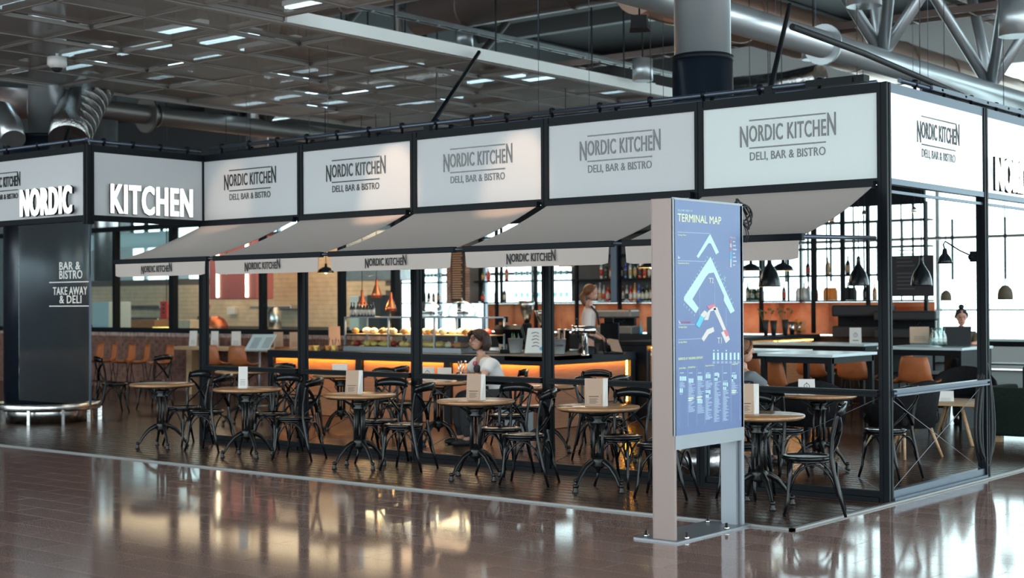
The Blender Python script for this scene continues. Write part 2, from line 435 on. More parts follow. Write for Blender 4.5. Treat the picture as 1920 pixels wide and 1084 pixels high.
# back wall: solid left part, glazing to the right
struct(MB().box((-46, 24, 5.6), (-17.5, 24.4, 9.5)).box((-46, 24, 0), (-17.5, 24.4, 0.75)), 'wall_back', m_mid)
g2 = struct(MB().box((-45, 24.1, 2.6), (-17.5, 24.2, 2.7)), 'window_2', m_alu)
for i in range(14): MB().box((-45+i*2.0, 24.05, 0.75), (-44.9+i*2.0, 24.2, 5.6)).build('mullion', m_alu, g2)
MB().box((-45, 24.14, 0.75), (-17.5, 24.16, 5.6)).build('pane', m_thin, g2)
gl = struct(MB().box((-17.5, 24.0, 0), (24, 24.4, 0.75)).box((-17.5, 24.0, 7.6), (24, 24.4, 9.5)), 'window_1', m_white)
for i in range(11): MB().box((-17.5+i*3.9, 24.05, 0.75), (-17.4+i*3.9, 24.2, 7.6)).build('mullion', m_white if i % 3 else m_alu, gl)
for z in (1.45,): MB().box((-17.5, 24.1, z), (24, 24.2, z+0.05)).build('transom', m_alu, gl)
MB().box((-17.5, 24.14, 0.75), (24, 24.16, 7.6)).build('pane', m_thin, gl)
# ------------------------------------------------------------------ the pavilion frame
S = 1.815; YS = 2.19; XL = -5*S-0.09; YK = -1.62
fr = thing('pavilion_frame', 'black steel frame of posts, beams and handrail around the restaurant terrace', 'frame')
def prof_post(x0, y0, z0=0.0, z1=3.58, w=0.09, name='post'):
    """post with a groove down each face"""
    a, g, d = w, 0.012, 0.006
    p = [(0,0),(a/2-g,0),(a/2-g,d),(a/2+g,d),(a/2+g,0),(a,0),(a,a/2-g),(a-d,a/2-g),(a-d,a/2+g),(a,a/2+g),(a,a),(0,a)]
    MB().prism([(x0+q[0], y0+q[1]) for q in p], z0, z1).build(name, m_black, fr)
for k in range(6): prof_post(-k*S-0.09, 0)
for j in range(1, 4): prof_post(-0.09, j*YS if j > 1 else YS, 0)
prof_post(XL, YK-0.05, 2.66); 
for k in range(5):
    x0, x1 = -(k+1)*S, -k*S-0.09
    MB().box((x0, 0.01, 3.5), (x1, 0.08, 3.58)).box((x0, 0.0, 3.495), (x1, 0.012, 3.515)).build('top_beam', m_black, fr)
    MB().box((x0, 0.005, 2.715), (x1, 0.08, 2.765)).build('lower_beam', m_black, fr)
    MB().box((x0, -0.035, 0.905), (x1+0.0, 0.05, 0.925)).box((x0, -0.01, 0.92), (x1, 0.035, 0.945)).box((x0, -0.035, 0.94), (x1, 0.05, 0.96)).build('handrail', m_black, fr)
    MB().box((x0, -0.02, 0.012), (x1, 0.11, 0.05)).box((x0, 0.02, 0.05), (x1, 0.07, 0.1)).build('sill', m_black, fr)
    for s_ in (0, 1):
        a, c = ((x0, 0.04, 0.1), (x1, 0.04, 0.9)) if s_ else ((x1, 0.045, 0.1), (x0, 0.045, 0.9))
        MB().tube([a, c], 0.003, 5).build('cable', m_tube, fr)
for j in range(3):
    y0, y1 = (0.09 if j == 0 else j*YS+0.09), (j+1)*YS
    MB().box((-0.08, y0, 3.5), (-0.01, y1, 3.58)).build('top_beam', m_tube, fr)
    MB().box((-0.08, y0, 2.715), (-0.005, y1, 2.765)).box((-0.05, y0, 2.64), (-0.02, y1, 2.665)).build('lower_beam', m_tube, fr)
    if j == 0:
        MB().box((-0.05, y0, 0.905), (0.035, y1, 0.922)).box((-0.035, y0, 0.92), (0.01, y1, 0.945)).box((-0.05, y0, 0.942), (0.035, y1, 0.96)).build('handrail', m_tube, fr)
        MB().box((-0.11, y0, 0.012), (0.01, y1, 0.04)).box((-0.075, y0, 0.04), (-0.02, y1, 0.1)).build('sill', m_tube, fr)
        MB().tube([(-0.04, y0, 0.08), (-0.04, y1, 0.9)], 0.003, 5).build('cable', m_alu, fr)
        MB().tube([(-0.045, y0, 0.9), (-0.045, y1, 0.08)], 0.003, 5).build('cable', m_alu, fr)
# return panel towards the concourse at the left end, and the run beyond it
MB().box((XL, YK+0.04, 3.5), (XL+0.08, 0, 3.58)).build('top_beam', m_black, fr)
MB().box((XL, YK+0.04, 2.7), (XL+0.085, 0, 2.765)).build('lower_beam', m_black, fr)
MB().box((-14, YK-0.04, 3.5), (XL, YK+0.04, 3.58)).build('top_beam', m_black, fr)
MB().box((-14, YK-0.045, 2.7), (XL, YK+0.04, 2.765)).build('lower_beam', m_black, fr)
# twin tubes with clamps along the top
def top_tube(a, b, n):
    a = Vector(a); b = Vector(b); d = (b-a)
    mb = MB().tube([a, b], 0.022, 8)
    mb.build('top_tube', m_tube, fr)
    for i in range(n):
        p = a+d*((i+0.5)/n)
        MB().lathe([(0.015, 3.58-p.z), (0.015, -0.02), (0.03, -0.02), (0.03, 0.035), (0.012, 0.045)], p, 8).build('clamp', m_black, fr)
top_tube((-9.0, 0.03, 3.66), (-4.4, 0.03, 3.66), 9); top_tube((-4.5, 0.05, 3.64), (-0.35, 0.05, 3.64), 7)
top_tube((-9.0, 0.25, 3.62), (-0.2, 0.25, 3.62), 8)
top_tube((-0.06, 0.4, 3.64), (-0.06, 6.2, 3.64), 9); top_tube((-0.26, 0.3, 3.62), (-0.26, 6.2, 3.62), 8)
top_tube((-13.8, YK, 3.65), (XL, YK, 3.65), 7); top_tube((XL+0.04, YK, 3.63), (XL+0.04, 0, 3.63), 4)
MB().box((-0.75, -0.01, 3.6), (-0.2, 0.1, 3.66)).box((-0.65, -0.03, 3.6), (-0.3, 0.0, 3.64)).build('cable_tray', m_black, fr)
b = MB()
for s_ in (-0.12, -0.02): b.box((s_-0.01, 1.0, 3.62), (s_+0.01, 6.0, 3.66))
for i in range(9): b.box((-0.13, 1.2+i*0.55, 3.63), (-0.01, 1.24+i*0.55, 3.65))
b.build('cable_tray', m_tube, fr)
# raking struts to the roof
for a, c in (((-5.31, 0.05, 3.6), (-6.965, 2.84, 5.0)), ((-1.14, 0.05, 3.6), (-3.0, 3.9, 5.25)), ((-11.3, -0.6, 3.6), (-13.995, 1.55, 5.0))):
    MB().tube([a, c], 0.026, 10).build('strut', m_black, fr)
    MB().box((a[0]-0.04, a[1]-0.03, 3.58), (a[0]+0.04, a[1]+0.03, a[2]+0.05)).build('bracket', m_black, fr)

# ------------------------------------------------------------------ sign boards
def board(x, y, w_, ax, label, kind='logo', bm=None, group='sign boards along the top of the pavilion'):
    """ax 'x': lies along +X facing -Y; 'y': lies along +Y facing +X"""
    t = thing('sign_board', label, 'sign', (x, y, 2.765), 0, group)
    H = 0.735
    if ax == 'x':
        MB().box((0, 0.02, 0), (w_, 0.05, H)).build('board', bm or m_panel, t); ux, o_ = Vector((1, 0, 0)), Vector((w_/2, 0.018, 0))
    else:
        MB().box((-0.05, 0, 0), (-0.02, w_, H)).build('board', bm or m_panel, t); ux, o_ = Vector((0, 1, 0)), Vector((-0.018, w_/2, 0))
    uz = Vector((0, 0, 1))
    if kind == 'logo':
        W = 0.95
        mb = MB(); nordic(mb, o_-ux*W/2+uz*0.398, ux, uz, W, 0.15, 0.004); mb.build('lettering', m_letter, t)
        mb = MB()
        add_text(mb, 'DELI, BAR & BISTRO', o_-ux*0.375+uz*0.218, ux, uz, 0.75, 0.088, 0.003, 0.004); mb.build('lettering', m_letter, t)
        mb = MB()
        for zz in (0.338, 0.588):
            p = o_-ux*0.38+uz*zz; nz = ux.cross(uz)
            q = p+ux*0.76+uz*0.012+nz*0.004
            mb.box(p, q)
        mb.build('rule_line', m_letter, t)
    return t
names = ['rightmost on the long front, next to the corner post', 'second from the corner post on the long front', 'middle of the five on the long front',
         'second from the left on the long front', 'leftmost on the long front, beside the KITCHEN board']
for k in range(5):
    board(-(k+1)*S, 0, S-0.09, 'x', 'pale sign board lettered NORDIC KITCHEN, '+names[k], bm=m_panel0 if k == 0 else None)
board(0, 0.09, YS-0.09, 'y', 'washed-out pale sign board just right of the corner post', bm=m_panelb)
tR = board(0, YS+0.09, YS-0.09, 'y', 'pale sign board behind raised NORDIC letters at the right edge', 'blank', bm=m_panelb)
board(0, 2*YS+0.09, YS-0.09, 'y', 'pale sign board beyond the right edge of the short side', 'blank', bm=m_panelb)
tK = board(XL+0.09, YK+0.04, -YK-0.04, 'y', 'grey-white sign board carrying the lit word KITCHEN', 'blank')
tL = board(-11.95, YK-0.05, 11.95+XL, 'x', 'blue-white sign board at the left edge with lit NORDIC letters', 'blank')
board(-14.0, YK-0.05, 2.0, 'x', 'pale sign board beyond the left edge of the picture', 'blank')
def big_letters(txt, org, ux, W, H, label):
    ux = Vector(ux); uz = Vector((0, 0, 1)); nz = ux.cross(uz)
    mb = MB(); add_text(mb, txt, Vector(org), ux, uz, W, H, 0.012, 0.02)
    o = mb.build('illuminated_word', m_glow); tag(o, label, 'letters')
    mb = MB(); add_text(mb, txt, Vector(org)-nz*0.02-uz*0.008, ux, uz, W+0.012, H+0.01, 0.012, 0.025)
    mb.build('letter_case', m_black, o)
big_letters('KITCHEN', (-9.02, -1.39, 2.79), (0, 1, 0), 1.18, 0.35, 'lit white capital letters KITCHEN on grey board at left')
big_letters('NORDIC', (-10.385, -1.72, 2.79), (1, 0, 0), 1.06, 0.33, 'lit white capital letters NORDIC at the left edge above the round column')
big_letters('NORDIC', (0.05, 2.36, 2.79), (0, 1, 0), 1.15, 0.33, 'raised white capital letters NORDIC cut off by the right edge')
mb = MB(); nordic(mb, (-11.25+0.0, YK-0.035, 3.18), (1, 0, 0), (0, 0, 1), 0.75, 0.13, 0.004)
add_text(mb, 'DELI, BAR & BISTRO', (-11.2, YK-0.035, 3.02), (1, 0, 0), (0, 0, 1), 0.65, 0.075, 0.003)
mb.box((-11.2, YK-0.04, 3.13), (-10.55, YK-0.034, 3.14)).box((-11.2, YK-0.04, 3.35), (-10.55, YK-0.034, 3.36))
o = mb.build('lettering', m_letter); o.parent = tL; o.matrix_parent_inverse = tL.matrix_basis.inverted()

# glass pane with white lettering beside the round column
gp = thing('glass_pane', 'clear glass pane lettered BAR & BISTRO, TAKE AWAY & DELI beside the column', 'sign', (-10.6, YK, 0.56))
MB().box((0, 0, 0), (1.49, 0.012, 2.14)).build('glass', m_thin, gp)
MB().box((1.478, -0.006, 0), (1.492, 0.018, 2.14)).build('edge_strip', m_tube, gp)
mb = MB()
def row(t_, x, z, W, H): add_text(mb, t_, (x, -0.004, z-0.56), (1, 0, 0), (0, 0, 1), W, H, 0.002, 0.01)
def gx(px): return P(px, 529, Y=YK).x+10.6
def gz(py): return P(130, py, Y=YK).z
for t_, xa, xb, ya, yb in (('BAR &', 112, 151, 491, 506), ('BISTRO', 112, 155, 507, 523), ('TAKE AWAY', 100, 164, 538, 553), ('& DELI', 112, 153, 554, 569)):
    row(t_, gx(xa), gz(yb), gx(xb)-gx(xa), gz(ya)-gz(yb))
mb.build('lettering', m_card, gp)
b = MB()
for ya in (529, 574): b.box((gx(93), -0.005, gz(ya)-0.56-0.006), (gx(167), -0.001, gz(ya)-0.56+0.006))
b.build('rule_line', m_card, gp)

# ------------------------------------------------------------------ awnings
AY, AZ = -1.3, 2.225
aw_lab = ['rightmost terrace awning, behind the map totem', 'second awning from the right, largest one left of the map totem', 'third awning from the left, middle of the five',
          'second terrace awning from the left', 'leftmost terrace awning, beside the KITCHEN board']
for k in range(5):
    x0, x1 = -(k+1)*S+0.01, -k*S-0.10
    t = thing('awning', 'taupe cloth '+aw_lab[k], 'awning', (x0, 0, 0), 0, 'awnings over the terrace tables')
    W = x1-x0; W2 = W-0.03
    vs = []; fs = []; NX, NY = 10, 12
    for i in range(NY+1):
        v = i/NY; y = -0.03+(AY+0.03)*v
        for j in range(NX+1):
            u = j/NX; sag = 0.05*math.sin(PI*v)+0.012*math.sin(PI*u)*math.sin(PI*v)
            vs.append((0.02+u*W2, y, 2.70+(AZ+0.01-2.70)*v-sag*0.7))
    for i in range(NY):
        for j in range(NX):
            a = i*(NX+1)+j; fs.append((a, a+1, a+NX+2, a+NX+1))
    n = len(vs); vs2 = [(v[0], v[1], v[2]-0.004) for v in vs]; fs2 = [tuple(reversed([q+n for q in f])) for f in fs]
    mb = MB().add(vs+vs2, fs+fs2, True); fixn(mb.build('canopy', m_awn, t))
    MB().bbox((0.0, AY-0.03, AZ-0.03), (W, AY+0.03, AZ+0.025), 0.006).build('front_bar', m_black, t)
    # valance, gently waved
    vs = []; fs = []
    for j in range(25):
        u = j/24; yy = AY-0.02+0.008*math.sin(u*9+k)
        lo = 0.012 if j in (0, 24) else 0
        vs += [(0.03+u*(W-0.06), AY-0.022, AZ-0.03), (0.03+u*(W-0.06)+(0.02*(0.5-u)), yy, AZ-0.18+lo)]
    for j in range(24): fs.append((2*j, 2*j+1, 2*j+3, 2*j+2))
    n = len(vs); fs += [tuple(reversed([q+n for q in f])) for f in fs]; vs += [(v[0], v[1]+0.004, v[2]) for v in vs]
    fixn(MB().add(vs, fs).build('valance', m_awn, t))
    mb = MB(); 
    nordic(mb, (W/2-0.31, AY-0.034, AZ-0.135), (1, 0, 0), (0, 0, 1), 0.56, 0.075, 0.002)
    mb.build('lettering', m_ink, t)
    for xx in (0.0, W-0.03):
        MB().tube([(xx+0.015, 0.0, AZ+0.03), (xx+0.015, AY, AZ)], 0.018, 8).build('arm', m_tube, t)
    MB().box((0, -0.06, 2.68), (W, 0.0, 2.74)).build('cassette', m_black, t)

# ------------------------------------------------------------------ map totem
tt = thing('map_totem', 'brushed aluminium airport map totem in front of the terrace corner', 'sign', (0, 0, 0))
X0, X1, Y0, Y1, ZT, ZB = -0.565, -0.38, -2.735, -1.755, 2.465, 0.76
MB().bbox((X0, Y0, 0.012), (X1, Y0+0.03, ZT), 0.003).build('side_panel', m_aluw, tt)
MB().box((X0, Y0-0.002, 0.012), (X0+0.006, Y0+0.1, ZT)).build('side_panel', m_aluw, tt)
MB().box((X0+0.02, Y0+0.03, ZB-0.10), (X1-0.012, Y1, ZT-0.003)).build('core', m_mid, tt)
MB().box((X0, Y1-0.035, 0.012), (X1, Y1, ZT)).build('side_panel', m_alu, tt)
MB().box((X0+0.03, Y1-0.075, 0.012), (X1-0.03, Y1-0.04, ZB-0.1)).build('post', m_alu, tt)
MB().box((X1-0.012, Y0+0.004, ZT-0.012), (X1+0.003, Y1, ZT+0.004)).box((X1-0.012, Y0, ZB), (X1+0.003, Y0+0.012, ZT)).box((X1-0.012, Y1-0.01, ZB), (X1+0.003, Y1, ZT)).build('face_frame', m_alu, tt)
MB().box((X1-0.012, Y0+0.01, ZB-0.10), (X1+0.004, Y1, ZB)).build('lower_trim', m_alu, tt)
MB().box((X0-0.14, Y0-0.045, 0.0), (X1+0.045, Y1+0.06, 0.014)).build('base_plate', m_alu, tt)
for x_, y_ in ((X0-0.08, Y0+0.03), (X1+0.02, Y0+0.12), (X1+0.02, Y1-0.3), (X0-0.08, Y1-0.1)):
    MB().lathe([(0.022, 0.014), (0.022, 0.03), (0.012, 0.035), (0.012, 0.06), (0.0, 0.064)], (x_, y_, 0), 8).build('bolt', m_chrome, tt)
face = MB().box((X1-0.01, Y0+0.012, ZB), (X1, Y1-0.01, ZT-0.01)).build('map_face', m_blueprint, tt)
XF = X1
def fp(px, py):
    p = P(px, py, X=XF); return (p.y, p.z)
def z1(a, b):  # pixel of the 4.519x crop whose origin is (1240,360)
    return fp(1240+a/4.519, 360+b/4.519)
def z2(a, b): return fp(1240+a/4.519, 600+b/4.519)
def poly(pts, m, name='map_print', h=0.0015):
    o = MB().prism(pts, XF, XF+h, 'x').build(name, m, face); fixn(o); return o
def segs_(lst, m, wd=0.003, h=0.0012, name='map_line'):
    mb = MB()
    for (a, c) in lst:
        a = Vector((a[0], a[1])); c = Vector((c[0], c[1])); d = (c-a).normalized(); n = Vector((-d.y, d.x))*wd/2
        mb.prism([tuple(a-n), tuple(c-n), tuple(c+n), tuple(a+n)], XF, XF+h, 'x')
    return fixn(mb.build(name, m, face))
poly([z1(412, 355), z1(487, 512), z1(462, 530), z1(418, 437), z1(398, 434), z1(312, 562), z1(297, 545)], m_mapw)
poly([z1(415, 548), z1(620, 1008), z1(585, 1030), z1(528, 920), z1(530, 880), z1(442, 682), z1(400, 690), z1(375, 720), z1(262, 908), z1(315, 985), z1(290, 1027), z1(190, 918), z1(192, 890)], m_mapw)
poly([z1(360, 1084), z1(400, 1005), z1(455, 965), z1(462, 998), z1(415, 1012), z2(395, 0), z2(360, 0)], m_card)
poly([z1(385, 968), z1(445, 948), z1(455, 968), z1(402, 992)], m_mapr, h=0.0025)
poly([z2(290, 40), z2(330, -40), z2(362, -18), z2(318, 68)], m_mapc, h=0.0025)
poly([z2(330, -42), z2(365, -82), z2(392, -60), z2(362, -16)], m_card)
poly([z1(440, 990), z1(470, 975), z2(580, 165), z2(545, 198), z2(505, 108), z2(525, 95)], m_card)
poly([z2(525, 88), z2(550, 82), z2(572, 130), z2(548, 142)], m_mapr, h=0.0025)
poly([z2(358, 184), z2(338, 160), z2(385, 82), z2(440, 60), z2(448, 98), z2(400, 122)], m_card)
segs_([(z1(137, 340), z1(408, 352)), (z1(137, 583), z1(375, 590)), (z2(143, 40), z2(282, 38)), (z2(143, 168), z2(335, 158)),
       (z1(322, 830), z1(322, 1080)), (z1(449, 765), z1(452, 960)), (z1(547, 980), z2(549, 60))], m_mapl)
tk = []
for i in range(12):
    a = Vector(z1(395-i*16.5, 560+i*29)); tk.append((tuple(a), tuple(a+Vector((-0.016, 0.012)))))
    c = Vector(z1(432+i*15.2, 575+i*34)); tk.append((tuple(c), tuple(c+Vector((0.016, 0.012)))))
for i in range(5): c = Vector(z1(195+i*22, 945+i*22)); tk.append((tuple(c), tuple(c+Vector((-0.01, -0.016)))))
a = z1(535, 735); tk += [((a[0]-0.02, a[1]-0.01), (a[0]+0.02, a[1]+0.012)), ((a[0]-0.008, a[1]+0.02), (a[0]+0.006, a[1]-0.02))]
segs_(tk, m_mapw, 0.0035)
def ftext(t_, p, q_, m, name='lettering', ext=0.0012, bold=0.0):
    """text with lower-left p and upper-right q (y,z)"""
    mb = MB(); add_text(mb, t_, (XF+0.001, p[0], p[1]), (0, 1, 0), (0, 0, 1), q_[0]-p[0], q_[1]-p[1], ext, bold); return mb.build(name, m, face)
ftext('TERMINAL MAP', (z1(135, 0)[0], z1(135, 248)[1]), (z1(503, 0)[0], z1(135, 182)[1]), m_mapy)
ftext('HELSINKI AIRPORT', (z1(135, 0)[0], z1(135, 162)[1]), (z1(262, 0)[0], z1(135, 145)[1]), m_mapw)
ftext('T2', (z1(397, 0)[0], z1(397, 772)[1]), (z1(436, 0)[0], z1(397, 728)[1]), m_card)
ftext('T1', (z2(472, 0)[0], z2(472, 200)[1]), (z2(508, 0)[0], z2(472, 150)[1]), m_card)
ftext('SERVICES AT HELSINKI AIRPORT', (z2(140, 0)[0], z2(140, 341)[1]), (z2(350, 0)[0], z2(140, 321)[1]), m_mapy)
for (zz, a, c, d_, e_, t_) in ((z1, 137, 372, 212, 356, 'Lounge floor'), (z1, 137, 612, 235, 595, 'Departures floor'), (z2, 143, 70, 217, 52, 'Arrivals floor'), (z2, 143, 197, 216, 180, 'Service floor'), (z1, 583, 395, 628, 378, 'Map key'),
        (z2, 150, 417, 208, 401, 'Service floor'), (z2, 226, 409, 290, 393, 'Arrivals floor'), (z2, 373, 398, 448, 382, 'Departures floor'), (z2, 594, 384, 650, 369, 'Lounge floor')):
    p = zz(a, c); q_ = zz(d_, e_); ftext(t_, p, (q_[0], zz(a, e_)[1]), m_mapy if 'key' not in t_ else m_card)
for i, c in enumerate((m_mapr, m_card, m_mapr, m_mapc, m_mapc, m_mapw, m_card)):
    p = z1(590, 420+i*33); poly([(p[0]-0.012, p[1]-0.018), (p[0]+0.004, p[1]-0.018), (p[0]+0.004, p[1]+0.014), (p[0]-0.012, p[1]+0.014)], c, 'key_symbol')
mb = MB()
for i in range(7):
    p = z1(606, 420+i*33); mb.box((XF, p[0], p[1]-0.006), (XF+0.0012, p[0]+0.03+0.012*(i % 3), p[1]+0.004))
mb.build('map_line', m_mapl, face)
a = z1(135, 560); poly([(a[0], a[1]-0.005), (a[0]+0.035, a[1]-0.001), (a[0]+0.005, a[1]+0.018), (a[0]+0.012, a[1]+0.002)], m_card, 'aircraft_symbol')
a = z2(145, 22); poly([(a[0], a[1]+0.02), (a[0]+0.03, a[1]-0.01), (a[0]+0.004, a[1]-0.004)], m_card, 'aircraft_symbol')
ftext('METRO / TRAIN', z2(172, 27), (z2(245, 0)[0], z2(172, 14)[1]), m_mapr)
# service icons and the columns of listings
mb = MB(); ic = MB()
for i, xx in enumerate((444, 479, 515, 549, 586, 620, 652)):
    p = z2(xx, 305); ic.box((XF, p[0]-0.013, p[1]-0.03), (XF+0.0014, p[0]+0.013, p[1]+0.024)); mb.box((XF, p[0]-0.02, p[1]-0.055), (XF+0.001, p[0]+0.02, p[1]-0.05)); mb.box((XF, p[0]-0.018, p[1]-0.044), (XF+0.001, p[0]+0.018, p[1]-0.04))
    if i in (0, 1, 3): ic.box((XF, p[0]-0.008, p[1]+0.035), (XF+0.0014, p[0]+0.008, p[1]+0.045))
ic.build('service_icons', m_mapw, face, kind='stuff')
colx = [(147, 912, [(497, 4), (598, 2)]), (222, 905, [(514, 3)]), (298, 893, [(493, 3), (690, 3)]), (367, 884, [(477, 3), (612, 3), (640, 2)]), (441, 874, [(470, 3), (497, 2)]), (515, 866, [(547, 3), (575, 2)]), (588, 860, [(481, 3), (506, 1)]), (662, 848, [])]
ln = []; ic = MB(); rnd = random.Random(3)
for i, (xx, yb, icons) in enumerate(colx):
    p0 = z2(xx, 405-i*5); p1_ = z2(xx, yb); ln.append(((p0[0], p0[1]), (p0[0], p1_[1])))
    if i == 7: break
    for (yy, n_) in icons:
        for q in range(n_):
            p = z2(xx+14+q*14.5, yy); ic.box((XF, p[0]-0.009, p[1]-0.016), (XF+0.0014, p[0]+0.008, p[1]+0.016))
    end = {0: 640, 1: 790, 2: 800, 3: 850, 4: 866, 5: 860, 6: 640}[i]
    yy = 520
    while yy < end:
        if not any(abs(yy-k[0]) < 24 for k in icons):
            p = z2(xx+8, yy); mb.box((XF, p[0], p[1]-0.0016), (XF+0.001, p[0]+rnd.uniform(0.03, 0.095), p[1]+0.0022))
        yy += 9 if i in (3, 4, 5) else 10
    mb.box((XF, z2(xx+8, 0)[0], z2(xx, 455)[1]), (XF+0.001, z2(xx+8, 0)[0]+0.05, z2(xx, 455)[1]+0.006))
segs_(ln, m_mapl, 0.0022); mb.build('map_listing', m_mapl, face); ic.build('service_icons', m_mapw, face, kind='stuff')
mb = MB()
for i, (xx, yy) in enumerate(((228, 665), (302, 655), (595, 600))):
    p = z2(xx, yy); mb.box((XF, p[0], p[1]-0.004), (XF+0.0013, p[0]+0.07, p[1]+0.003)).box((XF, p[0], p[1]-0.018), (XF+0.0013, p[0]+0.055, p[1]-0.012))
mb.build('map_listing', m_mapy, face)
# cable coil hung at the totem's top corner
cc = MB()
c0 = Vector((-0.45, -1.66, 2.40))
for k in range(4):
    pts = []
    for i in range(17):
        q = 2*PI*i/16; pts.append(c0+Vector((0.03*math.sin(q+k), (0.11-0.012*k)*math.cos(q)+0.03, (0.06+0.014*k)*math.sin(q)-0.02*math.cos(q)*k)))
    cc.tube(pts, 0.007, 6, cap=False)
cc.tube([c0+Vector((0, -0.1, 0.06)), c0+Vector((0, 0.02, 0.07)), c0+Vector((0, 0.1, 0.0))], 0.008, 6)
for dx in (0, 0.03): cc.tube([c0+Vector((0, 0.03+dx, -0.06)), c0+Vector((0, 0.08+dx, -0.13)), c0+Vector((0, 0.09+dx, -0.17)), c0+Vector((0, 0.05+dx, -0.22))], 0.004, 5)
tag(cc.build('cable_coil', m_ink), 'loose coil of black cable hanging at the top corner of the map totem', 'cable')
# ------------------------------------------------------------------ chairs and tables
def make_chair():
    t = thing('bentwood_chair', 'black bentwood chair', 'chair')
    MB().lathe([(0.0, 0.432), (0.185, 0.432), (0.2, 0.438), (0.205, 0.452), (0.2, 0.466), (0.178, 0.468), (0.165, 0.458), (0.08, 0.455), (0.0, 0.454)], n=28).build('seat', m_blackwood, t)
    MB().lathe([(0.16, 0.415), (0.178, 0.415), (0.178, 0.433), (0.16, 0.433)], n=24).build('seat_ring', m_blackwood, t)
    for s in (-1, 1):
        MB().tube([(s*0.145, -0.125, 0.43), (s*0.15, -0.135, 0.3), (s*0.158, -0.15, 0.12), (s*0.178, -0.18, 0.0)], [0.015, 0.016, 0.014, 0.012], 8).build('front_leg', m_blackwood, t)
        MB().tube([(s*0.185, 0.30, 0.0), (s*0.178, 0.25, 0.18), (s*0.17, 0.205, 0.38), (s*0.168, 0.19, 0.47), (s*0.175, 0.2, 0.62), (s*0.188, 0.235, 0.78), (s*0.195, 0.26, 0.875)],
                  [0.012, 0.015, 0.017, 0.017, 0.016, 0.015, 0.012], 8).build('rear_leg', m_blackwood, t)
        # crossing flat slats of the back
        MB().tube([(s*0.165, 0.196, 0.5), (s*0.09, 0.228+0.004*s, 0.57), (0, 0.25+0.006*s, 0.645), (-s*0.09, 0.262+0.004*s, 0.715), (-s*0.175, 0.252, 0.79)], [0.018, 0.02, 0.02, 0.02, 0.018], 8, flat=0.35).build('cross_slat', m_blackwood, t)
    # bent crest rail
    vs = []; fs = []; n = 13
    for i in range(n):
        u = -1+2*i/(n-1); x = u*0.212; y = 0.245+0.055*(1-u*u); h = 0.088*(1-0.35*abs(u)**3)
        z = 0.80+0.012*(1-u*u); th = 0.009
        vs += [(x, y-th, z), (x, y-th+0.012, z+h), (x, y+th+0.012, z+h), (x, y+th, z)]
    for i in range(n-1):
        for j in range(4): a = i*4+j; b = i*4+(j+1) % 4; fs.append((a, b, b+4, a+4))
    fs += [(3, 2, 1, 0), (4*n-4, 4*n-3, 4*n-2, 4*n-1)]
    fixn(MB().add(vs, fs, True).build('crest_rail', m_blackwood, t))
    # bent hoops under the seat
    def arch(a, b, top):
        a = Vector(a); b = Vector(b); pts = []
        for i in range(9):
            u = i/8; p = a.lerp(b, u); p.z = a.z+(top-a.z)*math.sin(PI*u)**0.6; pts.append(p)
        return MB().tube(pts, 0.009, 6)
    arch((-0.158, -0.15, 0.16), (0.158, -0.15, 0.16), 0.41).build('hoop', m_blackwood, t)
    arch((-0.158, -0.145, 0.16), (-0.175, 0.24, 0.2), 0.41).build('hoop', m_blackwood, t)
    arch((0.158, -0.145, 0.16), (0.175, 0.24, 0.2), 0.41).build('hoop', m_blackwood, t)
    arch((-0.176, 0.235, 0.2), (0.176, 0.235, 0.2), 0.41).build('hoop', m_blackwood, t)
    return t
def make_table():
    t = thing('bistro_table', 'round bistro table', 'table')
    MB().lathe([(0.0, 0.735), (0.37, 0.735), (0.38, 0.742), (0.382, 0.755), (0.376, 0.765), (0.0, 0.766)], n=48).build('tabletop', m_top, t)
    MB().lathe([(0.3, 0.722), (0.345, 0.722), (0.35, 0.736), (0.3, 0.736)], n=40).build('apron_ring', m_iron, t)
    for a in range(4):
        q = a*PI/2+PI/4; c, s = math.cos(q), math.sin(q)
        MB().tube([(c*0.055, s*0.055, 0.24), (c*0.055, s*0.055, 0.66)], 0.014, 8).build('column', m_iron, t)
        q += 0.0
        MB().tube([(c*r_, s*r_, z_) for r_, z_ in ((0.03, 0.27), (0.09, 0.255), (0.16, 0.215), (0.225, 0.14), (0.265, 0.07), (0.285, 0.045))], [0.024, 0.026, 0.022, 0.017, 0.014, 0.014], 8)\
            .ell((c*0.292, s*0.292, 0.062), (0.024, 0.024, 0.02), 8, 6).lathe([(0.026, 0.0), (0.03, 0.012), (0.016, 0.024), (0.022, 0.036), (0.012, 0.046), (0.02, 0.056)], (c*0.292, s*0.292, 0), 8).build('foot', m_iron, t)
        MB().tube([(c*0.05, s*0.05, 0.6), (c*0.1, s*0.1, 0.66), (c*0.2, s*0.2, 0.715), (c*0.34, s*0.34, 0.728)], [0.012, 0.012, 0.01, 0.01], 6)\
            .tube([(c*0.055, s*0.055, 0.54), (c*0.11, s*0.11, 0.6), (c*0.1, s*0.1, 0.655)], 0.006, 5).build('bracket', m_iron, t)
    MB().lathe([(0.0, 0.15), (0.014, 0.16), (0.02, 0.19), (0.05, 0.205), (0.075, 0.225), (0.06, 0.25), (0.08, 0.275), (0.045, 0.3), (0.02, 0.33), (0.012, 0.345), (0.012, 0.6), (0.075, 0.605), (0.085, 0.62), (0.06, 0.64), (0.09, 0.665), (0.08, 0.69)], n=16).build('hub', m_iron, t)
    return t
CH = make_chair(); TB = make_table()
_first = {'c': True, 't': True}
def chair(x, y, rz, label, group):
    if _first['c']:
        _first['c'] = False; o = CH; o.location = (x, y, 0.012); o.rotation_euler = (0, 0, rz); o['label'] = label; o['group'] = group; return o
    return dup(CH, (x, y, 0.012), rz, label, group)
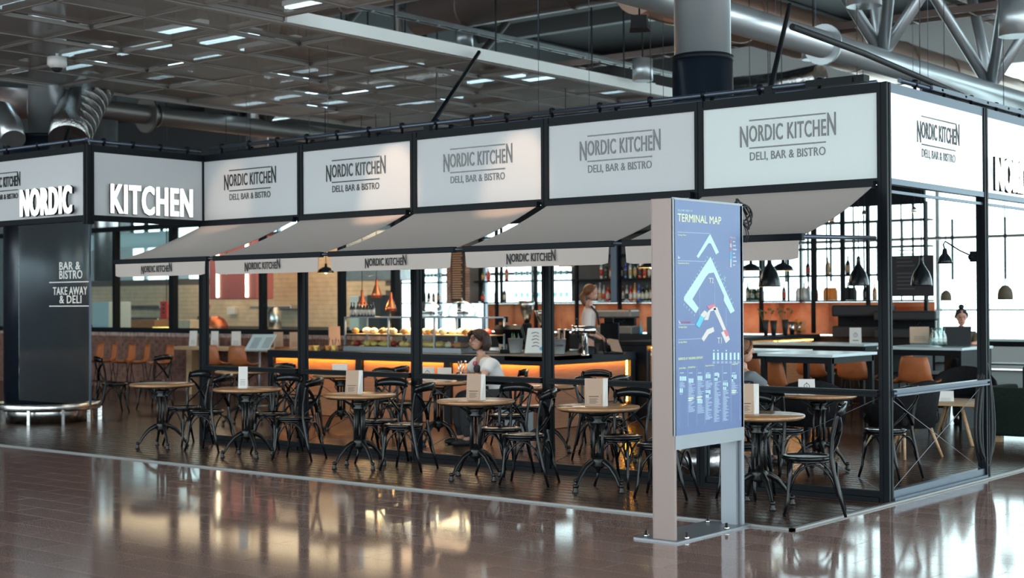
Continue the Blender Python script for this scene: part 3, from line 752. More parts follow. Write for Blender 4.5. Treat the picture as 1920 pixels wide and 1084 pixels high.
def table(x, y, rz, label, group):
    if _first['t']:
        _first['t'] = False; o = TB; o.location = (x, y, 0.012); o.rotation_euler = (0, 0, rz); o['label'] = label; o['group'] = group; return o
    return dup(TB, (x, y, 0.012), rz, label, group)

ordn = ['leftmost', 'second from the left', 'third from the left', 'fourth from the left', 'fifth from the left', 'rightmost']
tx = [(-8.9, -0.76), (-7.3, -0.8), (-5.5, -0.82), (-3.9, -0.82), (-2.45, -0.80), (-0.79, -0.80)]
for i, (x, y) in enumerate(tx):
    e = ['bare, beside the round column', 'with a white card standing on it', 'with a two-sided kraft menu on it', 'kraft menu on it, before the seated woman', 'broad kraft menu, left of the totem', 'behind the map totem'][i]
    table(x, y, 0.35+0.07*i if i < 5 else 0.1, 'round oak bistro table outside the rail, '+e if i < 5 else 'round bistro table half hidden behind the map totem', 'terrace tables outside the rail')
ax = [-8.97, -7.35, -5.66, -3.95, -2.50, -1.2]
for i, x in enumerate(ax):
    chair(x+0.02, -0.40, 0.08*((i % 3)-1)+0.1, 'bentwood chair against the rail behind the '+ordn[i]+' terrace table', 'chairs on the rail side of the terrace tables')
rx = [(-8.22, -0.64), (-6.66, -0.68), (-5.02, -0.66), (-3.30, -0.83), (-1.78, -0.80), (-0.28, -0.93)]
for i, (x, y) in enumerate(rx):
    chair(x, y, -PI/2+0.32+0.1*((i % 2)-0.5)+(0.1 if i == 5 else 0), 'bentwood chair to the right of the '+ordn[i]+' table outside the rail', 'chairs on the right side of the terrace tables')
# far left pair behind the column
p = P(215, 775, z=0); chair(p.x, p.y, PI*0.9, 'black cross-back chair just right of the round column, nearer of the pair', 'chairs beside the round column')
p = P(238, 770, z=0); chair(p.x+0.2, p.y+0.35, -PI*0.45, 'black cross-back chair just right of the round column, farther of the pair', 'chairs beside the round column')
# second row, inside the rail
t2 = [(-10.6, 1.9), (-8.7, 2.0), (-6.45, 1.45), (-4.9, 1.55), (-3.2, 1.4), (-1.58, 1.8)]
w2 = ['leftmost', 'below the small menu plate', 'where the woman sits', 'just right of the seated woman', 'left of the map totem', 'behind the corner chair']
for i, (x, y) in enumerate(t2):
    table(x, y, 0.5+0.2*i, 'round oak table inside the rail, '+w2[i], 'tables inside the rail')
ch2 = [(-10.0, 1.9, -PI/2, 0, 'right'), (-9.35, 1.8, PI/2, 1, 'left'), (-8.65, 1.3, PI, 1, 'near'), (-8.0, 2.1, -PI/2+.2, 1, 'right'), (-7.25, 1.6, PI/2, 2, 'left'), (-5.62, 2.15, -PI/2+.7, 3, 'left'), (-4.95, 0.95, PI+.1, 3, 'near'),
       (-4.25, 1.75, -PI/2, 3, 'right'), (-4.9, 2.35, 0.1, 3, 'far'), (-3.85, 1.25, PI/2, 4, 'left'), (-3.25, 2.2, 0.1, 4, 'far'), (-2.5, 1.45, -PI/2-.1, 4, 'right'), (-1.62, 1.12, PI-.15, 5, 'near'), (-0.80, 1.66, -PI/2-.2, 5, 'right')]
for x, y, rz, i, sd in ch2:
    chair(x, y, rz, 'bentwood chair, '+sd+' side of the inside table '+w2[i], 'chairs around the tables inside the rail')

# ------------------------------------------------------------------ menu cards
def emblem(mb, c, ux, uz, r):
    n = ux.cross(uz)
    pts = [c+ux*(r*math.cos(2*PI*i/16))+uz*(r*math.sin(2*PI*i/16)) for i in range(17)]
    mb.tube(pts, r*0.13, 5, cap=False); mb.tube([c+uz*r, c+uz*r*1.5], r*0.14, 5); mb.tube([c-uz*r*0.4, c+uz*r*0.4], r*0.12, 5)
def menu(x, y, z, rz, label, m, w_=0.15, h=0.225, kind='menu', group=None, spread=0.05):
    t = thing('menu_card', label, 'menu', (x, y, z), rz, group)
    for s in (-1, 1):
        # two leaves leaning together
        a = s*spread
        o = MB().add([(-w_/2, a, 0), (w_/2, a, 0), (w_/2, 0.002*s, h), (-w_/2, 0.002*s, h), (-w_/2, a-0.003*s, 0), (w_/2, a-0.003*s, 0), (w_/2, -0.001*s, h), (-w_/2, -0.001*s, h)],
                 [(0, 1, 2, 3), (7, 6, 5, 4), (0, 4, 5, 1), (1, 5, 6, 2), (2, 6, 7, 3), (3, 7, 4, 0)]).build('leaf', m, t); fixn(o)
    uz = Vector((0, spread, h)).normalized(); ux = Vector((1, 0, 0)); nrm = ux.cross(uz); o_ = Vector((0, -spread, 0))+nrm*0.0008
    mb = MB()
    def bar(x0, z0, x1, z1):
        p = o_+ux*x0+uz*z0; q = ux*(x1-x0); r = uz*(z1-z0)
        mb.add([p, p+q, p+q+r, p+r], [(0, 1, 2, 3)])
    if kind == 'menu':
        bw = w_/2-0.012
        for (x0, z0, x1, z1) in ((-bw, 0.012, -bw+0.0015, h-0.015), (bw-0.0015, 0.012, bw, h-0.015), (-bw, 0.012, bw, 0.0135), (-bw, h-0.0165, bw, h-0.015), (-0.03, h-0.03, 0.03, h-0.024), (-0.045, 0.085, 0.045, 0.091)): bar(x0, z0, x1, z1)
        for i in range(11): bar(-0.03, 0.105+i*0.0085, 0.012+0.012*((i*7) % 3)/2, 0.108+i*0.0085)
        for i in range(6): bar(-0.04, 0.025+i*0.0085, 0.02+0.01*((i*5) % 3), 0.028+i*0.0085)
    elif kind == 'logo':
        emblem(mb, o_+uz*(h*0.55), ux, uz, w_*0.16); bar(-w_*.25, h*.2, w_*.25, h*.24)
    else:
        for i in range(9): bar(-w_*.3, h*.15+i*h*.08, w_*.3, h*.165+i*h*.08)
    mb.build('print', m_ink, t)
    if m is m_kraft and kind == 'menu': fixn(MB().add([(w_/2+0.002, -spread, 0), (w_/2+0.045, -spread*0.2, 0), (w_/2+0.045, -spread*0.2, h), (w_/2+0.002, -0.004, h), (w_/2, -spread+0.003, 0), (w_/2+0.043, -spread*0.2+0.003, 0), (w_/2+0.043, -spread*0.2+0.003, h), (w_/2, -0.001, h)], [(0, 1, 2, 3), (7, 6, 5, 4), (0, 4, 5, 1), (1, 5, 6, 2), (2, 6, 7, 3), (3, 7, 4, 0)]).build('flap', m_card, t))
    return t
mcs = [(1, -0.05, 'white folded menu card standing on the second terrace table from the left', m_card, 0.10, 0.24, 'list', 0.75),
       (2, -0.08, 'tall kraft menu card with white flap on the third terrace table', m_kraft, 0.135, 0.245, 'menu', 0.55),
       (3, 0.0, 'kraft menu card on the terrace table in front of the seated woman', m_kraft, 0.14, 0.25, 'menu', 0.5),
       (4, -0.03, 'broad kraft menu card on the table left of the map totem', m_kraft, 0.165, 0.25, 'menu', 0.62),
       (5, -0.12, 'kraft menu card half hidden behind the map totem', m_kraft, 0.14, 0.25, 'menu', 0.6)]
for i, dx, lb, m, w_, h, kd, rz in mcs: menu(tx[i][0]+dx, tx[i][1]-0.02, 0.778, rz, lb, m, w_, h, kd)
menu(-8.62, 1.9, 0.778, 0.8, 'small white menu plate on the inside table left of centre', m_card, 0.2, 0.14, 'list', spread=0.03)
menu(-6.72, 1.55, 0.778, 0.7, 'white card with round emblem on the table beside the seated woman', m_card, 0.17, 0.16, 'logo', spread=0.03)
menu(-6.50, 1.62, 0.778, 0.7, 'white card with printed lines on the table beside the seated woman', m_card, 0.17, 0.155, 'list', spread=0.03)
menu(-1.66, 1.7, 0.778, 0.65, 'white card with round emblem on the inside table near the corner post', m_card, 0.165, 0.155, 'logo', spread=0.03)
menu(-3.1, 1.35, 0.778, 0.8, 'white card glimpsed left of the map totem on an inside table', m_card, 0.14, 0.16, 'list', spread=0.03)

# ------------------------------------------------------------------ high tables, stools and lounge at the right
def high_table(cx, cy, L, W, rz, label, h=1.08, shelf=False):
    t = thing('high_table', label, 'table', (cx, cy, 0.012), rz, 'high tables behind the corner')
    MB().bbox((-L/2, -W/2, h-0.035), (L/2, W/2, h), 0.005).build('tabletop', m_pale, t)
    for s in (-1, 1):
        if shelf: MB().box((s*(L/2-0.02), -W/2+0.02, 0), (s*(L/2-0.06), W/2-0.02, h-0.036)).build('side_panel', m_black, t)
        else:
            for q in (-1, 1): MB().box((s*(L/2-0.03), q*(W/2-0.03), 0), (s*(L/2-0.09), q*(W/2-0.09), h-0.036)).build('leg', m_black, t)
    MB().box((-L/2+0.03, -W/2+0.04, h-0.11), (L/2-0.03, W/2-0.04, h-0.036)).build('apron', m_black, t)
    if shelf: MB().box((-L/2+0.06, -W/2+0.03, h-0.38), (L/2-0.06, W/2-0.03, h-0.36)).build('shelf', m_navy, t)
    return t
high_table(-4.35, 5.2, 1.5, 0.75, 0, 'dark high table with pale top, left of the four, behind the corner chair')
high_table(-3.0, 4.55, 1.0, 1.2, 0, 'dark high table with pale top, nearest the corner post')
high_table(-5.0, 8.3, 2.0, 0.75, 0, 'far pale-topped high table in front of the copper wall')
high_table(-2.75, 7.5, 1.2, 1.1, 0, 'dark shelved high table carrying the laptop', shelf=True)
p = P(1890, 637, Y=9.5)
high_table(p.x, 9.6, 2.2, 0.6, 0, 'long counter table with bright top at the right edge', h=p.z, shelf=True)
def make_stool():
    t = thing('shell_stool', 'tan leather shell stool', 'stool', (0, 0, 0))
    # shell: curved seat and back as one bent sheet
    prof = [(-0.19, 0.655), (-0.14, 0.635), (-0.02, 0.625), (0.1, 0.635), (0.165, 0.68), (0.195, 0.78), (0.21, 0.9), (0.215, 0.985)]
    wid = [0.21, 0.23, 0.23, 0.23, 0.225, 0.22, 0.2, 0.175]
    vs = []; fs = []; n = 7
    for (y, z), w_ in zip(prof, wid):
        for j in range(n):
            u = -1+2*j/(n-1); vs.append((u*w_, y-0.03*u*u*(1 if z > 0.7 else 0), z+0.04*u*u*(1 if z < 0.7 else 0)))
    for i in range(len(prof)-1):
        for j in range(n-1): a = i*n+j; fs.append((a, a+1, a+n+1, a+n))
    k = len(vs); vs += [(v[0], v[1]+0.012, v[2]-0.012) for v in vs]; m_ = len(fs); fs += [tuple(reversed([q+k for q in f])) for f in fs]
    rim = [j for j in range(n)]+[i*n+n-1 for i in range(1, len(prof))]+[(len(prof)-1)*n+j for j in range(n-2, -1, -1)]+[i*n for i in range(len(prof)-2, 0, -1)]
    for a, b_ in zip(rim, rim[1:]+rim[:1]): fs.append((a, b_, b_+k, a+k))
    fixn(MB().add(vs, fs, True).build('shell', m_orange, t))
    for sx in (-1, 1):
        for sy in (-1, 1):
            MB().tube([(sx*0.12, sy*0.12, 0.63), (sx*0.2, sy*0.2, 0.0)], 0.007, 6).build('leg', m_black, t)
    b = MB()
    q = [(-.17, -.17, .26), (.17, -.17, .26), (.17, .17, .26), (-.17, .17, .26), (-.17, -.17, .26)]
    for a, c in zip(q, q[1:]): b.tube([a, c], 0.007, 6)
    b.build('foot_ring', m_black, t)
    return t
ST = make_stool(); _fs = [True]
def stool(x, y, rz, label, group):
    if _fs[0]:
        _fs[0] = False; ST.location = (x, y, 0.012); ST.rotation_euler = (0, 0, rz); ST['label'] = label; ST['group'] = group; return ST
    return dup(ST, (x, y, 0.012), rz, label, group)
for i, px in enumerate((170, 196, 229, 257, 300)):
    p = P(px, 640, Y=4.7); stool(p.x, p.y, -0.3-0.12*(i % 2), ordn[i].capitalize()+' tan shell stool by the brick wall right of the column' if i < 4 else 'Separate tan shell stool at the right end of the brick wall row', 'tan stools along the brick wall')
for i, px in enumerate((410, 458, 545, 622, 668)):
    p = P(px, 650, Y=5.15); stool(p.x, p.y, PI+0.1*(i % 2), 'brown shell stool seen from behind at the long oak wall table, '+ordn[i], 'stools along the long oak wall table')
rs = [(1468, 665, 4.4, PI-.3, 'large tan shell stool left of the nearest high tables, seen from behind'), (1412, 640, 6.2, PI, 'tan shell stool beside the map totem at the left high table'),
      (1530, 640, 7.3, PI, 'tan shell stool at the far high table, left one'), (1608, 645, 6.9, PI, 'brown shell stool under the emblem card'),
      (1585, 636, 9.3, 0, 'tan stool on the far side of the far high table'), (1676, 655, 6.5, -PI/2, 'tan shell stool just right of the corner post'), (1725, 648, 6.4, PI, 'brown shell stool left of the laptop, with a card above it')]
for px, py, Y, rz, lb in rs:
    p = P(px, py, Y=Y); stool(p.x, p.y, rz, lb, 'stools at the high tables')
def holder(px, py, Y, lb, w_, h, m=m_card, kind='logo', rz=0.6):
    p = P(px, py, Y=Y); return menu(p.x, p.y, p.z, rz, lb, m, w_, h, kind, spread=0.03)
holder(1604, 645, 8.2, 'white emblem card standing on the far high table', 0.17, 0.24)
holder(1724, 643, 7.3, 'pale striped menu on the laptop table', 0.26, 0.22, m_kraft, 'list')
holder(1772, 755, 5.2, 'white card on the low oak table', 0.2, 0.14, m_card, 'list')
def jug(px, py, Y, lb):
    p = P(px, py, Y=Y); t = thing('water_carafe', lb, 'carafe', p)
    MB().lathe([(0.0, 0.0), (0.055, 0.0), (0.06, 0.02), (0.058, 0.12), (0.03, 0.19), (0.033, 0.24), (0.03, 0.24), (0.027, 0.19), (0.054, 0.12), (0.054, 0.02), (0, 0.01)], n=14).build('body', m_glass, t)
    MB().lathe([(0.0, 0.012), (0.05, 0.012), (0.052, 0.1), (0, 0.1)], n=12).build('water', m_thin, t)
for i, (px, lb) in enumerate(((1752, 'leftmost glass carafe beside the laptop'), (1760, 'middle glass carafe beside the laptop'), (1768, 'rightmost glass carafe beside the laptop'))): jug(px, 648, 7.2+0.1*i, lb)
# low oak table
lt = thing('low_table', 'low oak lounge table seen through the side bay', 'table', (-1.75, 5.3, 0.012), 0.15)
MB().bbox((-0.55, -0.5, 0.47), (0.55, 0.5, 0.5), 0.005).build('tabletop', m_topedge, lt)
for sx in (-1, 1):
    for sy in (-1, 1): MB().tube([(sx*0.3, sy*0.28, 0.47), (sx*0.46, sy*0.42, 0)], 0.022, 8).build('leg', m_topedge, lt)
# dark tub armchairs
def armchair(x, y, rz, label):
    t = thing('tub_armchair', label, 'armchair', (x, y, 0.012), rz, 'dark tub armchairs near the corner')
    MB().bbox((-0.3, -0.3, 0.36), (0.3, 0.28, 0.46), 0.04).build('seat', m_greyfab, t)
    vs = []; fs = []; n = 17
    for i in range(n):
        a = -0.25*PI+1.5*PI*i/(n-1); hh = 0.58+0.27*max(0, math.sin(a))**0.9
        for (r_, z_) in ((0.31, 0.33), (0.37, hh-0.02), (0.40, hh), (0.43, hh-0.02), (0.36, 0.33)): vs.append((r_*math.cos(a), r_*math.sin(a)*0.95, z_))
    for i in range(n-1):
        for j in range(5): a = i*5+j; b_ = i*5+(j+1) % 5; fs.append((a, b_, b_+5, a+5))
    fs += [(0, 1, 2, 3, 4), tuple(5*n-1-q for q in range(5))]
    fixn(MB().add(vs, fs, True).build('shell', m_greyfab, t))
    for sx in (-1, 1):
        for sy in (-1, 1): MB().tube([(sx*0.2, sy*0.2, 0.36), (sx*0.3, sy*0.3, 0)], [0.022, 0.014], 8).build('leg', m_topedge, t)
armchair(-2.35, 3.1, PI+0.5, 'dark grey tub armchair with oak legs, left of the pair behind the corner chair')
armchair(-1.45, 3.5, -PI/2-0.3, 'dark grey tub armchair partly behind the corner post')
armchair(-2.0, 6.6, 0.3, 'dark tub armchair beyond the low oak table')
# dark green sofa at the right edge
p = P(1900, 832, z=0)
sf = thing('sofa', 'dark green boxy sofa at the right edge of the terrace', 'sofa', (p.x+0.35, p.y+0.4, 0.012), 0.0)
MB().bbox((-0.7, -0.48, 0.08), (1.3, 0.35, 0.40), 0.03).build('base', m_greenfab, sf)
MB().bbox((-0.7, -0.5, 0.08), (1.3, -0.36, 0.66), 0.03).build('backrest', m_greenfab, sf)
MB().bbox((-0.72, -0.5, 0.08), (-0.56, 0.38, 0.66), 0.03).build('armrest', m_greenfab, sf)
MB().bbox((-0.5, 0.3, 0.38), (1.3, 0.42, 0.9), 0.05).build('cushion', m_greenfab, sf)
for sx in (-0.6, 0.5): MB().box((sx, -0.4, 0), (sx+0.1, -0.3, 0.08)).build('leg', m_topedge, sf)
# hose coil on the side post
hs = MB()
for k in range(7):
    pts = []
    for i in range(21):
        q = 2*PI*i/20; wdt = (0.07+0.012*k)*(1.0-0.55*math.sin(q)); pts.append((-0.045+0.03*math.cos(k*1.3)+0.02*math.cos(q), YS+0.045+wdt*math.cos(q), 0.62+(0.5-0.012*k)*math.sin(q)))
    hs.tube(pts, 0.014, 6, cap=False)
tag(hs.build('hose_coil', m_ink), 'coil of black corrugated hose hung on the side post', 'hose')
# wall lamp on the side post
wl = thing('wall_lamp', 'black bell-shaped swing-arm lamp clamped to the side post', 'lamp', (-0.09, YS+0.02, 0))
q = P(1778, 462, Y=YS-0.15); b0 = Vector((-0.05, 0, q.z-0.13))
hd = Vector((q.x+0.09, q.y-YS-0.02, q.z))
MB().box((-0.06, -0.03, q.z-0.15), (0.0, 0.03, q.z-0.05)).lathe([(0.03, 0), (0.04, 0.03), (0.02, 0.06)], (-0.05, 0, q.z-0.13), 10).build('mount', m_black, wl)
MB().tube([(-0.04, 0, q.z-0.1), hd*0.5+Vector((-0.03, 0, (q.z-0.08)*0.5)), hd+Vector((0, 0, 0.03)), hd+Vector((-0.03, 0, 0.05)), hd+Vector((-0.05, 0, 0.02)), hd+Vector((-0.035, 0, -0.03))], 0.007, 6).build('arm', m_black, wl)
MB().lathe([(0.012, -0.02), (0.02, -0.03), (0.025, -0.07), (0.05, -0.10), (0.068, -0.14), (0.072, -0.165), (0.066, -0.163), (0.045, -0.11), (0.01, -0.08)], hd+Vector((-0.035, 0, 0.0)), 18).build('shade', m_lamp, wl)
# ------------------------------------------------------------------ round columns
def column(x, y, r, label, ztop, base=True, r2=None, zt2=9.1):
    t = thing('round_column', label, 'column', (x, y, 0.012))
    MB().lathe([(r, 0.3), (r, ztop)], n=48).build('black_cladding', mat_clad, t)
    MB().lathe([(r2 or r*0.93, ztop), (r2 or r*0.93, zt2)], n=40).build('upper_shaft', m_pipe, t)
    MB().lathe([(r*1.01, ztop-0.02), (r*1.02, ztop+0.03), (r*0.9, ztop+0.05)], n=40).build('collar', m_black, t)
    MB().lathe([(r*0.99, 0), (r*0.99, 0.3)], n=40).build('plinth', m_brush, t)
    if base:
        MB().lathe([(r*1.2, 0.18), (r*1.22, 0.19), (r*1.22, 0.28), (r*1.2, 0.29), (r*1.18, 0.28), (r*1.18, 0.19), (r*1.2, 0.18)], n=48).build('guard_ring', m_brush, t)
        for i in range(10):
            q = 2*PI*i/10-0.3; MB().box((-0.03, -0.02, 0), (0.03, 0.02, 0.2)).build('ring_foot', m_brush, t).matrix_local = Matrix.Translation((r*1.19*math.cos(q), r*1.19*math.sin(q), 0)) @ Matrix.Rotation(q, 4, 'Z')
    return t
mat_clad = mat('column_cladding', (0.012, 0.018, 0.03), 0.28, 0.3, spec=0.6)
p = P(90, 797, z=0); d = (p-CAM); d.z = 0; d.normalize()
c0 = p+d*0.63
column(c0.x, c0.y, 0.62, 'massive black-clad round column at the left with chrome guard ring', 4.15, True, 0.27, 9.15)
column(-2.29, 0.78, 0.30, 'slim round column, black below and silver above, rising behind the map totem', 4.10, False)

# ------------------------------------------------------------------ bar island
BY, BX = 3.75, -6.62
bar = thing('bar_counter', 'navy bar counter with amber-lit wooden front along the dining room', 'counter')
xl = P(512, 657, Y=BY).x
MB().bbox((xl, BY-0.12, 0.93), (BX+0.08, BY+0.98, 1.0), 0.006).bbox((BX-0.6, BY-0.12, 0.93), (BX+0.08, 5.8, 1.001), 0.006).box((xl, BY-0.12, 0.885), (BX+0.08, BY-0.1, 0.94)).box((BX+0.07, BY-0.12, 0.885), (BX+0.085, 5.8, 0.94)).build('worktop', m_navy, bar)
MB().box((xl, BY, 0.02), (BX-0.02, BY+0.9, 0.93)).box((BX-0.5, BY, 0.02), (BX-0.0, 5.78, 0.93)).build('carcass', m_navy, bar)
MB().box((xl+0.02, BY-0.02, 0.02), (BX, BY, 0.3)).box((BX, BY, 0.02), (BX+0.02, 5.78, 0.3)).build('plinth', m_barwood, bar)
divs = [xl]+[P(px, 690, Y=BY).x for px in (676, 842)]+[BX]
for a, c in zip(divs, divs[1:]):
    MB().box((a+0.1, BY-0.03, 0.32), (c-0.06, BY, 0.87)).build('front_panel', m_barwood, bar)
    MB().box((a+0.1, BY-0.085, 0.900), (c-0.06, BY-0.05, 0.908)).build('light_strip', m_led, bar)
    MB().box((a-0.04, BY-0.07, 0.02), (a+0.08, BY, 0.93)).build('divider', m_navy, bar)
MB().box((BX, BY+0.12, 0.32), (BX+0.03, 5.62, 0.87)).build('front_panel', m_barwood, bar)
MB().box((BX+0.045, BY+0.12, 0.900), (BX+0.065, 5.62, 0.908)).build('light_strip', m_led, bar)
MB().box((BX+0.02, 5.63, 0.3), (BX+0.035, 5.65, 0.9)).build('light_strip', m_led, bar)
MB().box((BX-0.02, 5.68, 0.02), (BX+0.07, 5.8, 0.93)).build('divider', m_navy, bar); MB().box((BX-0.02, BY-0.07, 0.02), (BX+0.07, BY+0.06, 0.93)).build('divider', m_navy, bar)
b2 = thing('bar_counter', 'second, higher navy bar counter running back beside the copper wall', 'counter')
B2X = -6.35
MB().bbox((B2X-0.6, 5.85, 1.09), (B2X+0.05, 11.05, 1.15), 0.006).build('worktop', m_navy, b2)
MB().box((B2X-0.55, 5.87, 0.02), (B2X-0.05, 11.0, 1.09)).build('carcass', m_navy, b2)
for i in range(4):
    a = 5.95+i*1.26
    MB().box((B2X-0.05, a, 0.35), (B2X-0.03, a+1.16, 1.03)).build('front_panel', m_barwood, b2)
    MB().box((B2X-0.025, a, 1.055), (B2X-0.005, a+1.16, 1.065)).build('light_strip', m_led, b2)
# low dark tables between bar and map totem
high_table(-4.2, 3.7, 0.9, 0.7, 0, 'dark high table beside the end of the bar, left of the map totem')
# back bar shelving, copper wall
SY = 12.0
bb = thing('back_bar_shelving', 'black steel shelving grid above the copper wall', 'shelving')
XR = -4.7; XLb = -23.0
zs = [1.72, 2.17, 2.65, 3.1]
for z in zs: MB().box((XLb+5, SY-0.25, z-0.015), (XR, SY+0.1, z+0.015)).build('shelf', m_black, bb)
MB().box((XLb+5, SY-0.28, 3.36), (XR, SY-0.2, 3.72)).build('fascia', m_black, bb)
x = XR
i = 0
while x > XLb+5:
    MB().box((x-0.03, SY-0.26, 1.15), (x+0.03, SY-0.2, 3.4)).build('upright', m_black, bb)
    x -= 1.05; i += 1
px = P(1152, 480, Y=SY-0.3).x
MB().box((px-0.07, SY-0.33, 1.72), (px+0.07, SY-0.27, 3.4)).build('upright', m_tube, bb)
for a, c, z0, z1_ in ((1066, 1265, 1.74, 3.3), (875, 900, 1.74, 3.3)):
    MB().box((P(a, 530, Y=SY).x, SY+0.1, z0), (P(c, 530, Y=SY).x, SY+0.13, z1_)).build('back_panel', m_mid, bb)
cw = thing('copper_wall', 'glowing sheet-copper splashback wall behind the bar', 'wall panel')
x = XR; i = 0
while x > -14.5:
    MB().box((x-0.997, SY+0.12, 1.12+0.0), (x-0.003, SY+0.15, 1.70)).build('copper_panel', m_copper, cw); x -= 1.0
MB().box((-18, SY-0.9, 0.02), (XR, SY+0.12, 1.1)).build('back_counter', m_navy, cw)
# brick pier with chalk menu
bp = thing('brick_pier', 'pale brick pier carrying the dark letter-board menu', 'pier')
xa, xb = P(836, 530, Y=SY-0.4).x, P(880, 530, Y=SY-0.4).x
MB().box((xa, SY-0.38, 1.72), (xb, SY-0.1, 3.4)).build('core', m_mortar, bp)
b = MB(); z = 1.74; r = 0
while z < 3.36:
    x = xa+(0.06 if r % 2 else 0)
    while x < xb: b.box((x+0.004, SY-0.4, z), (min(x+0.12, xb)-0.004, SY-0.37, z+0.042)); x += 0.125
    z += 0.055; r += 1
b.build('brick', m_brickl, bp, kind='stuff')
mbd = MB().box((xa+0.18, SY-0.44, 1.76), (xb-0.12, SY-0.405, 2.9)).build('menu_board', m_darkcloth, bp)
b = MB()
for i in range(20): b.box((xa+0.22, SY-0.445, 1.82+i*0.05), (xb-0.16-0.02*(i % 3), SY-0.441, 1.84+i*0.05))
b.build('menu_print', m_kraft, bp)
mb_ = thing('menu_board', 'black menu board with pale lines right of the corner post', 'board', (0, 0, 0))
a = P(1672, 556, Y=SY-0.35); c = P(1750, 478, Y=SY-0.35)
MB().box((a.x, SY-0.36, a.z), (c.x, SY-0.33, c.z)).build('board', m_darkcloth, mb_)
b = MB()
for i in range(12):
    zz = a.z+0.12+i*0.065
    if i == 5: continue
    b.box((a.x+0.1, SY-0.364, zz), (a.x+0.42-0.04*(i % 3), SY-0.361, zz+0.02))
b.build('menu_print', m_mid, mb_)

def bottle(x, y, z, h, r, m, ml, name='bottle', parent=None, label='bottle', cat='bottle', group=None):
    t = thing(name, label, cat, (x, y, z), random.random()*6, group)
    MB().lathe([(0, 0), (r*0.95, 0), (r, 0.01), (r, h*0.58), (r*0.8, h*0.66), (r*0.34, h*0.78), (r*0.32, h*0.95), (r*0.4, h*0.96), (r*0.4, h), (0, h)], n=10).build('body', m, t)
    if ml: MB().lathe([(r*1.03, h*0.15), (r*1.03, h*0.48)], n=10).build('label', ml, t)
    return t
ORD = ['first', 'second', 'third', 'fourth', 'fifth', 'sixth', 'seventh', 'eighth', 'ninth', 'tenth', 'eleventh', 'twelfth', 'thirteenth', 'fourteenth']
def rowb(pxs, pz, Y, group, label, hs=(0.26, 0.34), mats=None, z=None):
    first = []
    for i, px in enumerate(pxs):
        p = P(px, pz, Y=Y); zz = p.z if z is None else z
        m = (mats or m_bot)[i % len(mats or m_bot)]; h = hs[0]+(hs[1]-hs[0])*random.random()
        bottle(p.x, p.y, zz, h, 0.036+0.008*random.random(), m, random.choice(m_lab), label=ORD[i]+' from left, '+label, group=group)
ys_ = SY-0.08
rowb([1160+i*7.6 for i in range(11)], 550, ys_, 'spirits on the lower back-bar shelf', 'spirit bottle on the lower bar shelf left of the totem', z=zs[0]+0.016, hs=(0.3, 0.4))
rowb([1125+i*7.7 for i in range(4)], 550, ys_, 'spirits just right of the bartender', 'spirit bottle on the lower shelf just right of the bartender', z=zs[0]+0.016, hs=(0.3, 0.4), mats=[m_bot[2], m_bot[2], m_bot[3], m_bot[3]])
rowb([1128+i*9 for i in range(14)], 510, ys_, 'spirits on the upper back-bar shelf', 'spirit bottle on the upper bar shelf just below the awning', z=zs[1]+0.016, hs=(0.3, 0.4), mats=[m_bot[2], m_bot[0], m_bot[3], m_bot[4], m_bot[1], m_bot[5]])
rowb([786+i*9 for i in range(5)], 555, ys_, 'dark bottles left of the brick pier', 'dark bottle on the shelf left of the brick pier', z=zs[0]+0.016, mats=[m_bot[6], m_bot[0]])
rowb([1402, 1470, 1508, 1516, 1530, 1590, 1602, 1622, 1640], 550, ys_, 'bottles on the right lower bar shelf', 'bottle on the lower shelf right of the map totem', z=zs[0]+0.016, mats=[m_bot[0], m_bot[6], m_bot[4], m_bot[4], m_bot[4], m_bot[6]])
rowb([1515, 1552, 1590, 1610], 520, ys_, 'bottles on the middle right bar shelf', 'single bottle on the middle shelf right of the map totem', z=zs[1]+0.016, mats=[m_bot[6], m_bot[4], m_bot[6]])
rowb([1550, 1560], 440, ys_, 'amber jars high on the right shelf', 'amber bottle on the top shelf right of the awning', z=zs[3]+0.016, mats=[m_bot[4]])
rowb([905, 930, 946], 550, ys_, 'tall jars behind the till', 'tall dark jar on the shelf behind the till', z=zs[0]+0.016, mats=[m_bot[6], m_bot[1]])
rowb([906, 916, 940, 950], 510, ys_, 'red and green bottles behind the till', 'bottle on the upper shelf behind the till', z=zs[1]+0.016, mats=[m_bot[0], m_bot[3]])
for px, lb, m in ((1500, 'white', m_bucket), (1512, 'pale', m_bucket), (1552, 'orange', m_food[3]), (1562, 'amber', m_food[3]), (1588, 'black', m_ink), (1598, 'dark', m_ink), (1425, 'green', m_bot[0]), (1412, 'sea-green', m_bot[0])):
    p = P(px, 550, Y=SY-0.1); t = thing('storage_jar', lb+' storage jar on the lower shelf right of the map totem', 'jar', (p.x, p.y, zs[0]+0.016), 0)
    MB().lathe([(0, 0), (0.075, 0), (0.08, 0.02), (0.08, 0.16), (0.06, 0.2), (0.065, 0.22), (0, 0.22)], n=12).build('body', m, t)
for px, w_ in ((1527, 0.09), (1580, 0.09), (1478, 0.035), (1500, 0.02), (1550, 0.02), (1600, 0.02), (1620, 0.02), (1690, 0.02), (1712, 0.03), (1735, 0.02), (940, 0.07), (1035, 0.05)):
    x = P(px, 480, Y=SY-0.3).x; MB().box((x-w_/2, SY-0.31, 1.72), (x+w_/2, SY-0.29, 3.4)).build('upright', m_black, bb)
